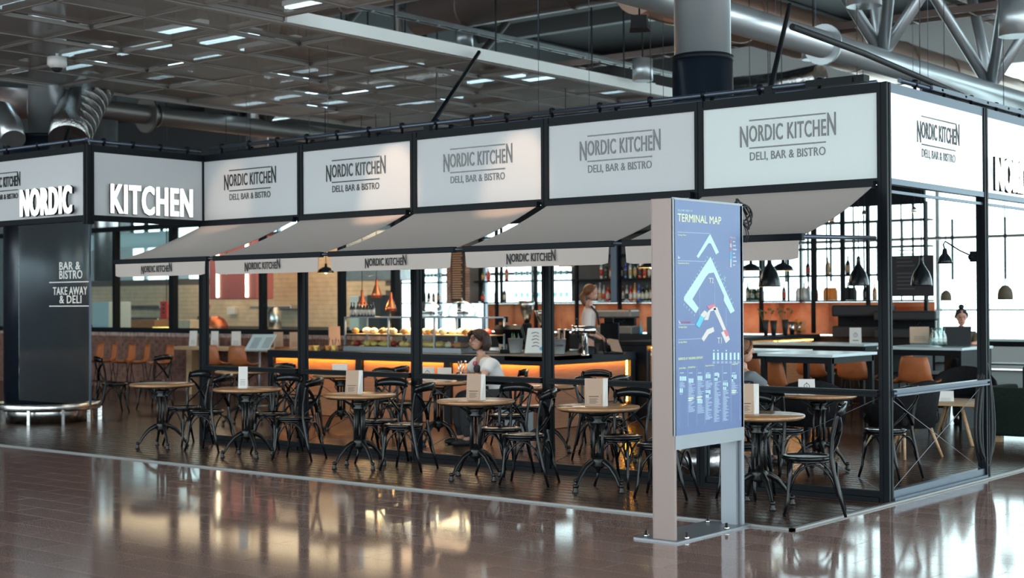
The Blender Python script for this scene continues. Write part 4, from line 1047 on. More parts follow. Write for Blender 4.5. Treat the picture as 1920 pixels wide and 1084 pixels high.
# stemmed glasses
gsrc = None
def wine_glass(x, y, z, label, group):
    global gsrc
    if gsrc is None:
        t = thing('wine_glass', label, 'glass', (x, y, z), 0, group)
        MB().lathe([(0.03, 0), (0.03, 0.004), (0.004, 0.008), (0.004, 0.08), (0.025, 0.1), (0.036, 0.14), (0.03, 0.19), (0.028, 0.19), (0.034, 0.14), (0.0, 0.1)], n=10).build('bowl', m_glass, t)
        gsrc = t; return t
    return dup(gsrc, (x, y, z), 0, label, group)
for zi, (z, lab) in enumerate(((zs[0], 'lower'), (zs[1], 'upper'))):
    for j in range(2):
        for px in [968+i*10.5 for i in range(10)]:
            if 1012 < px < 1032: continue
            p = P(px, 540, Y=SY-0.2+0.14*j); wine_glass(p.x, p.y, z+0.016, 'stemmed glass on the '+lab+' back-bar shelf left of the bartender', 'stemmed glasses on the '+lab+' shelf')
for px in [782+i*7 for i in range(7)]:
    p = P(px, 510, Y=SY-0.15); wine_glass(p.x, p.y, zs[1]+0.016, 'stemmed glass on the upper shelf left of the brick pier', 'stemmed glasses left of the brick pier')

# ------------------------------------------------------------------ display case with food
CY0, CY1 = 4.0, 4.5
xa, xb = P(645, 600, Y=CY0).x, P(903, 600, Y=CY0).x
dc = thing('display_case', 'glass food display case on the bar filled with pastries', 'display case')
ZC = 1.5
MB().box((xa, CY0-0.05, 1.0), (xb-0.35, CY1, 1.07)).build('base', m_alu, dc)
MB().box((xa, CY0, ZC), (xb, CY1, ZC+0.02)).build('top_shelf', m_alu, dc)
MB().box((xa+0.02, CY0+0.03, 1.245), (xb, CY1, 1.26)).build('glass_shelf', m_topedge, dc)
for x in (xa, (xa*2+xb)/3, (xa+2*xb)/3, xb): [MB().box((x, y_, 1.0), (x+0.025, y_+0.025, ZC)).build('post', m_alu, dc) for y_ in (CY0, CY1-0.025)]
for a, c in zip((xa, (xa*2+xb)/3, (xa+2*xb)/3), ((xa*2+xb)/3, (xa+2*xb)/3, xb)): MB().box((a+0.03, CY0+0.002, 1.07), (c-0.005, CY0+0.008, ZC)).build('pane', m_thin, dc)
light('AREA', 'case_light', ((xa+xb)/2, (CY0+CY1)/2, ZC-0.03), 45, (1, 0.72, 0.4), xb-xa-0.1, sy=0.15)
kinds = [('croissant', 0), ('bread_roll', 1), ('dark_roll', 2), ('bun', 4), ('baguette_sandwich', 1), ('fruit_tart', 5)]
for lev, z, nn in ((0, 1.07, 44), (1, 1.262, 34)):
    for i in range(nn):
        nm, mi = random.choice(kinds) if lev == 0 or i > 22 else kinds[(i % 2)*3]
        if lev == 0 and 24 <= i <= 34: nm, mi = 'baguette_sandwich', 1
        x = xa+0.1+(xb-xa-(0.5 if lev == 0 else 0.2))*i/nn; y = CY0+0.1+0.25*random.random()
        t = MB().ell((0, 0, 0.04), (0.065 if nm != 'baguette_sandwich' else 0.11, 0.055, 0.042), 10, 6)
        t.tube([(-0.05, 0, 0.06), (0, 0.0, 0.082), (0.05, 0, 0.06)], 0.01, 5)
        o = t.build(nm, m_food[mi]); o.location = (x, y, z); o.rotation_euler = (0, 0, random.uniform(-0.7, 0.7))
        tag(o, nm.replace('_', ' ')+' on the '+('lower' if lev == 0 else 'upper')+' shelf of the display case', 'pastry', nm.replace('_', ' ')+' row, '+('lower' if lev == 0 else 'upper')+' shelf of the case')
# wine bottles standing on the case, cloches
for i, px in enumerate((659, 664, 671, 677, 683, 689, 695, 700)):
    p = P(px, 592, Y=CY0+0.15); bottle(p.x, p.y, ZC+0.02, 0.22, 0.027, m_bot[6], m_lab[0], label='small dark bottle with pale label in a row on the display case', group='dark bottles on the display case')
for px, lb in ((804, 'left glass cake dome on the display case'), (866, 'right glass cake dome on the display case')):
    p = P(px, 592, Y=CY0+0.22); t = thing('cake_dome', lb, 'cake dome', (p.x, p.y, ZC+0.02))
    MB().lathe([(0.0, 0.0), (0.23, 0.0), (0.24, 0.012), (0.0, 0.014)], n=24).build('plate', m_chrome, t)
    MB().lathe([(0.2, 0.014), (0.215, 0.08), (0.18, 0.16), (0.1, 0.215), (0.015, 0.235), (0.012, 0.25), (0.022, 0.262), (0, 0.27)], n=24).build('dome', glass_mat('dome_glass', (0.8, 0.85, 0.85), 0.25), t)
    MB().ell((0.05, 0, 0.05), (0.06, 0.06, 0.035)).ell((-0.07, 0.04, 0.05), (0.05, 0.05, 0.035)).build('cake', m_food[2], t)
# copper heat lamps hanging over the kitchen pass
for px, py, lb in ((679, 565, 'leftmost'), (706, 545, 'middle'), (733, 570, 'rightmost')):
    p = P(px, py, Y=6.0); t = thing('heat_lamp', lb+' hanging copper heat lamp over the kitchen pass', 'lamp', p)
    MB().lathe([(0.0, 0.2), (0.02, 0.19), (0.025, 0.1), (0.05, 0.04), (0.08, -0.04), (0.1, -0.12), (0.09, -0.12), (0.04, 0.03), (0, 0.06)], n=16).build('shade', mat_heat if 'mat_heat' in globals() else m_copper, t)
    MB().tube([(0, 0, 0.19), (0, 0, (4.94 if p.x > -13.2 else 9.18)-p.z)], 0.006, 5).build('cord', m_ink, t)
    light('POINT', 'heat_glow', (p.x, p.y, p.z-0.16), 7, (1, 0.5, 0.15), 0.04)
# till, buckets, beer tap and clutter on the bar
p = P(932, 655, Y=4.0)
t = thing('till_screen', 'dark till seen from behind, left of the ice buckets', 'till', (p.x-0.22, 4.55, 1.0), 0.35)
MB().bbox((-0.12, -0.1, 0), (0.12, 0.1, 0.05), 0.01).tube([(0, 0, 0.05), (0, -0.02, 0.2)], 0.035, 8).build('stand', m_black, t)
MB().add([(-0.2, -0.12, 0.34), (0.2, -0.12, 0.34), (0.2, 0.1, 0.12), (-0.2, 0.1, 0.12), (-0.2, -0.02, 0.40), (0.2, -0.02, 0.40), (0.2, 0.18, 0.18), (-0.2, 0.18, 0.18)], [(0, 1, 2, 3), (7, 6, 5, 4), (0, 4, 5, 1), (1, 5, 6, 2), (2, 6, 7, 3), (3, 7, 4, 0)]).build('housing', m_black, t)
MB().box((-0.12, 0, 0.36), (-0.09, 0.03, 0.45)).box((-0.17, -0.01, 0.44), (-0.03, 0.02, 0.52)).build('customer_display', m_black, t)
for px, py, r, lb, wr in ((945, 660, 0.085, 'left steel ice bucket on the bar', 0), (967, 662, 0.11, 'middle steel ice bucket on the bar', 0), (1048, 664, 0.10, 'steel drinks bucket lettered Corona right of the post', 1)):
    p = P(px, py, z=1.0); t = thing('ice_bucket', lb, 'bucket', (p.x, p.y, 1.0))
    h = 0.21
    MB().lathe([(0, 0), (r*0.78, 0), (r*0.8, 0.01), (r, h), (r*1.04, h), (r*0.96, h-0.005), (r*0.76, 0.02), (0, 0.02)], n=20).build('body', m_bucket, t)
    for i in range(5):
        q = i*1.25; MB().lathe([(0.025, 0.05), (0.025, 0.2), (0.01, 0.25), (0.01, 0.29), (0, 0.29)], (0.05*math.cos(q), 0.05*math.sin(q), 0), 8).build('bottle_neck', m_bot[1] if wr else m_bot[0], t)
    if wr:
        b = MB(); dv = (CAM-p); dv.z = 0; dv.normalize(); ux = Vector((-dv.y, dv.x, 0))
        add_text(b, 'Corona', dv*(r*0.97)-ux*0.065+Vector((0, 0, 0.11)), ux, Vector((0, 0, 1)), 0.13, 0.035, 0.003); b.build('lettering', m_ink, t)
p = P(1003, 666, z=1.0); t = thing('counter_poster', 'tilted white leaflet with blue spot in a stand on the bar', 'poster', (p.x, p.y-0.02, 1.0), 0.75)
MB().box((-0.12, -0.06, 0), (0.12, 0.06, 0.03)).build('stand', m_thin, t)
MB().add([(-0.13, -0.01, 0.03), (0.13, -0.01, 0.03), (0.15, 0.05, 0.37), (-0.08, 0.05, 0.37), (-0.13, 0.0, 0.03), (0.13, 0.0, 0.03), (0.15, 0.06, 0.37), (-0.08, 0.06, 0.37)], [(0, 1, 2, 3), (7, 6, 5, 4), (0, 4, 5, 1), (1, 5, 6, 2), (2, 6, 7, 3), (3, 7, 4, 0)]).build('sheet', m_white, t)
b = MB()
for i in range(5): b.tube([(-0.03+0.02*(i % 2), 0.003+0.008*i, 0.12+0.045*i), (0.03, 0.003+0.008*i, 0.135+0.045*i), (0.07, 0.003+0.008*i, 0.115+0.045*i)], 0.004, 4)
b.build('print', m_ink, t); MB().ell((0.1, -0.005, 0.09), (0.025, 0.006, 0.025)).build('sticker', m_mapc, t)
p = P(1097, 667, z=1.0); t = thing('beer_tap', 'chrome T-shaped beer tap on the bar in front of the bartender', 'beer tap', (p.x, p.y, 1.0), 0.75)
MB().lathe([(0.055, 0), (0.06, 0.01), (0.04, 0.03), (0.036, 0.3)], n=18).build('column', m_chrome, t)
MB().tube([(-0.16, 0, 0.345), (0.14, 0, 0.345)], 0.058, 18).build('barrel', m_chrome, t)
MB().lathe([(0.0, -0.02), (0.068, -0.02), (0.068, 0.01), (0, 0.01)], (-0.16, 0, 0.345), 18, axis='x').build('end_cap', m_chrome, t)
MB().tube([(-0.1, -0.06, 0.34), (-0.1, -0.1, 0.32), (-0.1, -0.1, 0.24)], 0.012, 8).tube([(-0.1, -0.05, 0.38), (-0.12, -0.08, 0.5)], 0.012, 8).build('spout', m_black, t)
p = P(1127, 660, z=1.0); t = thing('card_terminal', 'dark sales terminal between the beer tap and the bartender', 'till', (p.x+0.1, p.y+0.05, 1.0), 0.3)
MB().tube([(0, 0, 0), (0, 0, 0.2)], 0.03, 8).build('stand', m_black, t); MB().bbox((-0.12, -0.03, 0.16), (0.16, 0.02, 0.42), 0.01).bbox((-0.06, -0.03, 0.42), (0.08, 0.01, 0.5), 0.01).build('screen', m_black, t)
p = P(1135, 665, z=1.0); t = thing('leaflet_rack', 'tilted leaflet stand on the bar right of the beer tap', 'rack', (p.x+0.05, p.y+0.15, 1.0), 0.4)
MB().bbox((-0.14, -0.08, 0), (0.14, 0.08, 0.03)).build('base', m_black, t)
MB().add([(-0.02, -0.09, 0.05), (0.13, -0.09, 0.03), (0.04, 0.03, 0.2), (-0.1, 0.03, 0.22), (-0.02, -0.08, 0.05), (0.13, -0.08, 0.03), (0.04, 0.04, 0.2), (-0.1, 0.04, 0.22)], [(0, 1, 2, 3), (7, 6, 5, 4), (0, 4, 5, 1), (1, 5, 6, 2), (2, 6, 7, 3), (3, 7, 4, 0)]).build('leaflet', m_kraft, t)
MB().tube([(-0.1, 0, 0.03), (-0.12, -0.02, 0.22)], 0.012, 6).tube([(-0.15, 0, 0.03), (-0.18, 0.03, 0.2)], 0.012, 6).build('pen_stand', m_black, t)
for i, px in enumerate((1156, 1166, 1178, 1190, 1201)):
    p = P(px, 632, z=1.15); bottle(p.x, p.y, 1.15, 0.27, 0.036, mat('pet_bottle_'+'abcde'[i], (0.5, 0.62, 0.68), 0.1, alpha=0.6), m_mapc, 'water_bottle', label='clear water bottle with blue label on the raised counter', group='water bottles on the raised counter')
p = P(1228, 632, z=1.15); t = thing('drinks_box', 'black box with a yellow disc at the left of the map totem', 'box', (p.x, p.y+0.1, 1.15), 0.7)
MB().bbox((-0.18, -0.1, 0), (0.18, 0.1, 0.33), 0.01).build('body', m_ink, t); MB().lathe([(0, -0.004), (0.045, -0.004), (0.045, 0.0), (0, 0)], (0.0, -0.1, 0.2), 16, axis='y').build('disc', m_mapy, t)
# small pots and cutlery on the left of the bar
for i, px in enumerate((574, 584, 596, 606, 618, 630)):
    p = P(px, 658, z=1.0); t = thing('condiment_pot', 'small pot of picks at the left end of the bar', 'pot', (p.x, p.y+0.1, 1.0), 0, 'small pots at the left end of the bar')
    MB().lathe([(0, 0), (0.04, 0), (0.05, 0.08), (0.045, 0.08), (0, 0.02)], n=10).build('cup', m_food[i % 3], t)
    MB().tube([(0, 0, 0.02), (0.04, 0, 0.2)], 0.006, 4).tube([(0, 0, 0.02), (-0.05, 0, 0.17)], 0.006, 4).build('picks', m_ink, t)
# machines on the back counter
def machine(px, py, Y, lb, w_, h, kind, hm=None):
    p = P(px, py, Y=Y); p.z = {11.2: 1.1, 7.7: 1.2}.get(Y, 1.0); t = thing('coffee_machine' if kind == 'm' else 'coffee_grinder', lb, 'coffee machine' if kind == 'm' else 'grinder', p, 0.3)
    if kind == 'm':
        MB().bbox((-w_/2, -0.2, 0), (w_/2, 0.25, h*0.35), 0.02).build('base', hm or m_brush, t); MB().bbox((-w_/2, -0.25, h*0.65), (w_/2, 0.25, h), 0.03).build('hood', hm or m_chrome, t)
        MB().box((-w_/2+0.05, 0.1, h*0.35), (w_/2-0.05, 0.22, h*0.65)).build('back', m_black, t)
        for s in (-0.2, 0.2): MB().lathe([(0.035, 0), (0.035, 0.06)], (s*w_, -0.1, h*0.5), 10).tube([(s*w_, -0.12, h*0.52), (s*w_, -0.3, h*0.5)], 0.012, 6).build('group_head', m_black, t)
    else:
        MB().lathe([(0.1, 0), (0.1, 0.03), (0.07, 0.05), (0.08, h*0.5), (0.05, h*0.55)], n=14).build('body', m_black, t); MB().lathe([(0.04, h*0.55), (0.12, h*0.9), (0.13, h), (0, h)], n=14).build('hopper', m_brush, t)
machine(1158, 618, 7.7, 'steel espresso machine to the right of the bartender', 0.6, 0.4, 'm', m_dtube)
machine(988, 655, 5.9, 'large coffee grinder left of the post behind the bar', 0.3, 0.75, 'g')
machine(1018, 640, 6.1, 'second grinder behind the post', 0.3, 0.6, 'g')
machine(1620, 640, 11.2, 'black oven-like coffee machine by the corner post', 1.0, 0.55, 'm', m_ink)
machine(1700, 640, 11.2, 'black machine right of the corner post on the back counter', 1.0, 0.45, 'm', m_ink)
for px, lb, hh in ((955, 'left', 0.34), (966, 'middle', 0.36), (1050, 'right', 0.3), (1062, 'far right', 0.3)):
    p = P(px, 640, Y=5.6); o = MB().lathe([(0, 0), (0.05, 0), (0.05, hh), (0.055, hh), (0.055, hh+0.02), (0, hh+0.03)], n=14).build('steel_canister', m_brush); o.location = (p.x, p.y, 1.0); tag(o, lb+' steel canister behind the bar near the till', 'canister')
# work counter behind the bar carrying the canisters and machines
wc = thing('work_counter', 'dark work counter behind the bar staff', 'counter')
MB().box((-9.9, 5.3, 0.02), (-7.75, 6.3, 0.96)).build('carcass', m_navy, wc); MB().box((-9.92, 5.28, 0.96), (-7.74, 6.32, 1.0)).build('worktop', m_brush, wc)
MB().box((-8.6, 7.4, 0.02), (-6.97, 8.1, 1.2)).build('carcass', m_navy, wc)
# items on the far counter right of the totem
for px, lb, m, w_, h in ((1475, 'black vase with dried stems on the far counter, left one', m_ink, 0.05, 0.26), (1488, 'plain black vase on the far counter', m_ink, 0.06, 0.25), (1508, 'black vase with leafy stems on the far counter', m_ink, 0.06, 0.26),
                         (1520, 'steel pitcher left of two on the far counter', m_brush, 0.06, 0.22), (1532, 'steel pitcher beside the wire basket on the far counter', m_brush, 0.06, 0.22)):
    p = P(px, 617, Y=10.2); t = thing('vase' if m is m_ink else 'pitcher', lb, 'vase' if m is m_ink else 'pitcher', (B2X-0.25, p.y+(px-1500)*0.02, 1.15))
    MB().lathe([(0, 0), (w_*.6, 0), (w_, h), (w_*.9, h), (w_*.5, 0.02), (0, 0.02)], n=12).build('body', m, t)
    if m is m_ink and 'plain' not in lb:
        b = MB()
        for i in range(9):
            q = i*0.7; e = Vector((0.12*math.cos(q), 0.12*math.sin(q), h+0.12+0.03*(i % 3))); b.tube([(0, 0, 0.1), e], 0.004, 4); b.ell(e, (0.025, 0.02, 0.02), 6, 4)
        b.build('stems', mat('dried_leaf_'+str(px)[-2:].replace('7', 'a').replace('5', 'b').replace('0', 'c').replace('8', 'd'), (0.12, 0.13, 0.05), 0.7), t)
p = P(1546, 617, Y=10.6); t = thing('fruit_basket', 'wire basket of oranges on the far counter', 'basket', (B2X-0.25, 10.8, 1.15))
b = MB()
for z in (0.02, 0.09, 0.16, 0.22): b.tube([(0.13*math.cos(i*PI/8), 0.13*math.sin(i*PI/8), z) for i in range(17)], 0.005, 4, cap=False)
for i in range(12): b.tube([(0.13*math.cos(i*PI/6), 0.13*math.sin(i*PI/6), 0.01), (0.13*math.cos(i*PI/6), 0.13*math.sin(i*PI/6), 0.22)], 0.004, 4)
b.build('wire', m_topedge, t)
for i in range(6):
    o = MB().ell((0, 0, 0), 0.045).build('orange', m_food[3]); q = i*1.05
    o.location = (B2X-0.25+0.07*math.cos(q), 10.8+0.07*math.sin(q), 1.2+0.07*(i % 3)+0.03); tag(o, 'orange in the wire basket on the far counter', 'orange', 'oranges in the wire basket')
# crate of oranges under the bar front
p = P(975, 775, Y=3.4); t = thing('orange_crate', 'low crate of oranges on the floor in front of the bar', 'crate', (p.x, 3.3, 0.012), 0.1)
MB().box((-0.2, -0.14, 0.0), (0.2, 0.14, 0.02)).box((-0.2, -0.14, 0.0), (-0.185, 0.14, 0.32)).box((0.185, -0.14, 0.0), (0.2, 0.14, 0.32)).box((-0.2, -0.14, 0.0), (0.2, -0.125, 0.32)).box((-0.2, 0.125, 0), (0.2, 0.14, 0.32)).box((-0.18, -0.12, 0.02), (0.18, 0.12, 0.26)).build('box', m_alu, t)
for i in range(8):
    o = MB().ell((0, 0, 0), 0.042).build('orange', m_food[3]); o.location = (p.x-0.14+0.085*(i % 4), 3.24+0.1*(i//4), 0.325); tag(o, 'orange in the crate in front of the bar', 'orange', 'oranges in the floor crate')

# ------------------------------------------------------------------ pendants
def pendant(px, py, d, w_, label, kind='dome', m=None, lit=True):
    """rim centre at pixel; w_ = rim diameter"""
    p = P(px, py, d=d); r = w_/2; t = thing('pendant_lamp', label, 'lamp', p, 0, None)
    if kind == 'dome': pr = [(r, 0), (r*1.0, r*0.12), (r*0.93, r*0.7), (r*0.72, r*1.3), (r*0.42, r*1.75), (r*0.22, r*2.1), (r*0.18, r*2.6), (r*0.2, r*2.75), (r*0.08, r*2.9), (0, r*2.9)]
    elif kind == 'small': pr = [(r, 0), (r, r*0.8), (r*0.85, r*1.4), (r*0.4, r*1.9), (0, r*2)]
    else: pr = [(r, 0), (r*0.98, r*0.1), (r*0.85, r*0.4), (r*0.5, r*0.62), (r*0.16, r*0.75), (r*0.14, r*1.1), (0, r*1.12)]
    MB().lathe(pr, n=28).build('shade', m or m_lamp, t)
    MB().lathe([(0, r*0.3), (r*0.6, r*0.22), (r*0.95, 0.0)], n=24).build('inner_shade', m_warm_glow if lit else m_lamp, t)
    if lit: MB().ell((0, 0, r*0.12), r*0.2, 8, 6).build('bulb', m_bulb, t)
    MB().tube([(0, 0, pr[-1][1]), (0, 0, (4.94 if -13.2 < p.x < -7.1 else 9.18)-p.z)], 0.006, 5).build('cord', m_ink, t)
    return t
pendant(1443, 538, 20, 0.31, 'black bottle-necked pendant just right of the map totem')
pendant(1610, 536, 19, 0.27, 'black bottle-necked pendant left of the corner post', lit=False)
pendant(1728, 536, 18.5, 0.27, 'glossy black bottle-necked pendant right of the corner post', lit=False)
pendant(1468, 508, 22, 0.33, 'flat dark pendant behind the rightmost awning valance', 'flat')
pendant(1408, 508, 22, 0.3, 'flat dark pendant at the edge of the map totem', 'flat')
pendant(425, 513, 25, 0.24, 'lit pendant rim below the second awning, left one', 'flat'); pendant(470, 512, 25, 0.2, 'lit pendant rim below the second awning, right one', 'flat')
pendant(611, 512, 23.5, 0.28, 'lit pendant rim under the gap between second and third awnings', 'flat')
pendant(1062, 500, 21.5, 0.24, 'lit pendant rim below the fourth awning', 'flat'); pendant(1222, 502, 21, 0.42, 'wide lit pendant rim left of the map totem', 'flat')
pendant(1774, 564, 22, 0.16, 'small brown pendant above the laptop user', 'small', m_olive, False)
pendant(1885, 562, 19.5, 0.2, 'small brown pendant in front of the bright window at right', 'small', m_olive, False)
pendant(1714, 398, 23, 0.09, 'tiny globe lamp below the black fascia, right of the corner post', 'small', m_chrome); pendant(1620, 402, 23, 0.07, 'tiny globe lamp below the black fascia, left of the corner post', 'small', m_ink)
# menu stand
p = P(487, 763, z=0); t = thing('menu_stand', 'pale blue menu lectern on a slim steel pole by the oak table', 'menu stand', (p.x, p.y, 0.012), 0.65)
MB().lathe([(0.16, 0), (0.16, 0.01), (0.03, 0.02), (0, 0.02)], n=20).build('base', m_alu, t)
MB().tube([(0, 0, 0.02), (0, 0, 0.98)], 0.02, 8).build('pole', m_alu, t)
MB().add([(-0.23, -0.1, 0.95), (0.17, -0.1, 0.95), (0.27, 0.1, 1.2), (-0.13, 0.1, 1.2), (-0.23, -0.09, 0.93), (0.17, -0.09, 0.93), (0.27, 0.11, 1.18), (-0.13, 0.11, 1.18)], [(0, 1, 2, 3), (7, 6, 5, 4), (0, 4, 5, 1), (1, 5, 6, 2), (2, 6, 7, 3), (3, 7, 4, 0)]).build('plate', m_pale, t)
b = MB()
for c_ in range(2):
    for i in range(8):
        v = 0.1+i*0.09; x = -0.17+0.2*c_+0.1*v; y = -0.1+0.2*v; z = 0.952+0.25*v
        b.add([(x, y, z), (x+0.13, y, z), (x+0.133, y+0.006, z+0.0075), (x+0.003, y+0.006, z+0.0075)], [(0, 1, 2, 3)])
b.build('print', m_tube, t)
# ------------------------------------------------------------------ kitchen behind its low brick wall
KY = 6.5
kx1 = P(738, 620, Y=KY).x
wk = struct(MB().box((-34, KY, 0), (kx1, KY+0.22, 1.15)), 'wall_right', m_mortar)
b = MB(); z = 0.02; r = 0
while z < 1.08:
    x = -26.0+(0.13 if r % 2 else 0)
    while x < kx1-0.1: b.box((x, KY-0.02, z), (x+0.24, KY+0.02, z+0.065)); x += 0.252
    z += 0.077; r += 1
b.build('brick', m_brick, wk, kind='stuff')
b = MB(); x = -26.0
while x < kx1-0.1: b.box((x, KY-0.035, 1.08), (x+0.11, KY+0.24, 1.15)); x += 0.122
b.build('coping_brick', m_brickl, wk, kind='stuff')
kw = thing('kitchen_screen', 'dark framed glass screen between kitchen and dining room', 'window')
MB().box((-26, KY+0.0, 1.152), (kx1, KY+0.12, 1.25)).build('bottom_rail', m_black, kw)
MB().box((-26, KY+0.0, 3.25), (kx1, KY+0.12, 3.35)).build('top_rail', m_black, kw)
mx = [P(px, 560, Y=KY).x for px in (130, 214, 321, 489, 637)]+[kx1]
for i, x in enumerate(mx):
    w_ = 0.05 if i != 2 else 0.07; MB().box((x-w_, KY-0.01, 1.25), (x+w_, KY+0.12, 3.25)).build('mullion', m_black, kw)
for a, c in zip([-26]+mx, mx): MB().box((a+0.05, KY+0.05, 1.25), (c-0.05, KY+0.06, 3.25)).build('pane', m_thin, kw)
kx2 = P(742, 560, Y=10.8).x
wb = struct(MB().box((-29, 10.8, 0), (kx2, 11.0, 2.35)).box((-21.5, 10.8, 2.35), (kx2, 11.0, 3.4)), 'wall_back', m_mortar)
b = MB(); z = 1.2; r = 0
while z < 3.3:
    x = -28.9+(0.15 if r % 2 else 0)
    while x < kx2-0.3:
        if z < 2.2 or x > -21.4: b.box((x, 10.785, z), (x+0.296, 10.81, z+0.096))
        x += 0.3
    z += 0.1; r += 1
b.build('wall_tile', m_tile, wb, kind='stuff')
def kbox(x0, y0, x1, y1, Y, th, name, m, label, cat):
    a = P(x0, y1, Y=Y); c = P(x1, y0, Y=Y)
    if name == 'fridge': a.z = 0.012
    if name == 'extractor_hood': c.z = 3.3
    if name in ('oven', 'wall_screen', 'wooden_rack'): a.z = 1.05
    if Y == KY+0.7 or Y == KY+0.8: a.z = 1.16
    o = MB().bbox((0, 0, 0), (c.x-a.x, th, c.z-a.z), 0.01).build(name, m); o.location = a; tag(o, label, cat); return o
kbox(173, 566, 204, 640, 8.0, 0.6, 'fridge', m_pale, 'pale blue upright fridge in the kitchen, right of the round column', 'fridge')
rs_ = thing('hanging_sign', 'narrow red hanging sign with dark marks in the kitchen window', 'sign', P(300, 598, Y=8.0))
a = P(313, 565, Y=8.0)-rs_.location
MB().bbox((0, 0, 0), (a.x, 0.04, a.z), 0.01).build('board', m_red, rs_)
b = MB()
for i in range(3): b.box((a.x*0.35, -0.004, a.z*(0.3+0.22*i)), (a.x*0.65, -0.001, a.z*(0.42+0.22*i)))
b.build('print', m_ink, rs_)
for i, (x0, y0, x1, y1, lb) in enumerate(((220, 573, 300, 578, 'upper'), (222, 596, 296, 602, 'lower'), (468, 573, 545, 579, 'right'))):
    kbox(x0, y0, x1, y1, 10.38, 0.42, 'kitchen_shelf', m_brush, lb+' steel shelf on the kitchen back wall', 'shelf')
MB().box((0.2*1, 0.015, a.z), (0.22, 0.03, 9.15-rs_.location.z)).build('hanger', m_ink, rs_)
kt = thing('kitchen_worktop', 'steel kitchen worktop running along inside the glass screen', 'worktop')
MB().box((-26, KY+0.5, 1.1), (kx1-0.2, KY+1.3, 1.16)).build('top', m_brush, kt); MB().box((-26, KY+0.55, 0.02), (kx1-0.2, KY+1.25, 1.1)).build('carcass', m_brush, kt)
kbox(285, 614, 316, 622, KY+0.7, 0.4, 'serving_tray', m_warm_glow, 'brightly lit tray under the red sign in the kitchen', 'tray')  # the tray itself glows, in place of kitchen light falling on it
kbox(330, 600, 356, 620, KY+0.8, 0.4, 'food_container', m_tile, 'stack of pale food boxes beside the cook', 'container')
# bun oven dome, gas cylinder
p = P(404, 612, Y=8.6); t = MB().lathe([(0.28, 0), (0.27, 0.12), (0.2, 0.24), (0.08, 0.3), (0, 0.31)], n=20).build('copper_kettle', m_copper); t.location = (p.x, p.y, 1.16); tag(t, 'domed copper kettle right of the cook', 'kettle')
p = P(515, 615, Y=9.6); t = MB().lathe([(0, 0), (0.14, 0.02), (0.15, 0.5), (0.1, 0.56), (0.1, 0.6), (0, 0.6)], n=20).build('steel_cylinder', m_brush); t.location = (p.x, p.y, 1.05); tag(t, 'upright steel pot under the kitchen shelf', 'pot')
kc = thing('kitchen_counter', 'steel back counter in the kitchen', 'worktop')
MB().box((-28, 9.3, 0.02), (kx2+0.3, 10.3, 1.0)).build('carcass', m_brush, kc); MB().box((-28, 9.26, 1.0), (kx2+0.3, 10.32, 1.05)).build('top', m_brush, kc)
rb_ = thing('red_extractor', 'dull red extractor housing with white tubes above the kitchen', 'extractor', P(392, 562, Y=9.0))
a = P(480, 505, Y=9.0)-rb_.location
MB().bbox((0, 0, 0), (a.x, 0.5, 1.5), 0.02).build('housing', m_winered, rb_)
MB().box((a.x*0.5-0.03, 0.2, 1.5), (a.x*0.5+0.03, 0.26, 9.15-rb_.location.z)).build('hanger', m_ink, rb_)
for f in (0.18, 0.8): MB().box((a.x*f, -0.03, 0.05), (a.x*f+0.07, -0.005, 1.5)).build('light_tube', m_bulb, rb_)
kbox(640, 470, 735, 527, 9.4, 0.8, 'extractor_hood', m_brush, 'broad steel extractor hood behind the copper heat lamps', 'hood')
kbox(688, 553, 712, 580, 10.0, 0.3, 'oven', m_ink, 'black oven door glimpsed behind the heat lamps', 'oven')
kbox(245, 600, 290, 622, 9.5, 0.4, 'wooden_rack', m_top, 'brown wooden rack on the kitchen counter', 'rack')
kbox(655, 555, 672, 575, 10.0, 0.3, 'wall_screen', m_pale, 'small pale screen on the kitchen wall behind the case', 'screen')
kbox(425, 576, 440, 590, 10.68, 0.12, 'number_sign', m_card, 'small white number card on the kitchen shelf', 'sign')
# oak wall table with cards, run along the brick wall
ot = thing('wall_table', 'long oak wall table below the kitchen screen with cards standing on it', 'table')
xa, xb = P(326, 650, Y=5.75).x, P(805, 650, Y=5.75).x
MB().bbox((xa, 5.7, 0.86), (xb, 6.35, 0.92), 0.005).build('tabletop', m_topedge, ot)
for px in (362, 540, 700): x = P(px, 650, Y=5.9).x; MB().box((x-0.08, 5.8, 0.012), (x+0.08, 6.2, 0.86)).build('leg', m_topedge, ot)
for i, (px, w_) in enumerate(((363, .15), (403, .14), (443, .17), (522, .17), (552, .17), (627, .2))):
    p = P(px, 646, Y=5.95); menu(p.x, 5.95, 0.925, 0.5+0.1*i, 'pale card on the long oak wall table, '+['leftmost of six', 'second from the left', 'above the menu lectern, left', 'right of the menu lectern', 'fifth from the left', 'tall rightmost one'][i], m_card if i < 3 else m_kraft, w_, 0.29 if i < 5 else 0.4, 'list')
# far balcony band seen over the leftmost awning
BYY = 16.0
fb = thing('gallery_front', 'far pale gallery band with dark-framed windows above the kitchen at left', 'gallery')
a = P(60, 475, Y=BYY); c = P(330, 438, Y=BYY)
MB().box((a.x, BYY, a.z), (c.x, BYY+0.1, c.z+0.1)).build('parapet', m_gallery, fb)
for x in (a.x, c.x-0.4): MB().box((x, BYY+0.1, 0.012), (x+0.4, BYY+0.5, a.z)).build('support', m_white, fb)
b = MB(); x = a.x
while x < c.x: b.box((x, BYY+0.2, c.z), (x+0.06, BYY+0.3, 5.2)); x += 0.75
b.box((a.x, BYY+0.2, 5.2), (c.x, BYY+0.3, 5.4)); b.build('window_frame', m_ink, fb)
p = P(199, 518, Y=13.5); t = MB().lathe([(0.34, 0), (0.34, 9.0)], n=24).build('silver_column', m_silver); t.location = (p.x, p.y, 0.1); tag(t, 'silver round column beyond the kitchen at left', 'column')
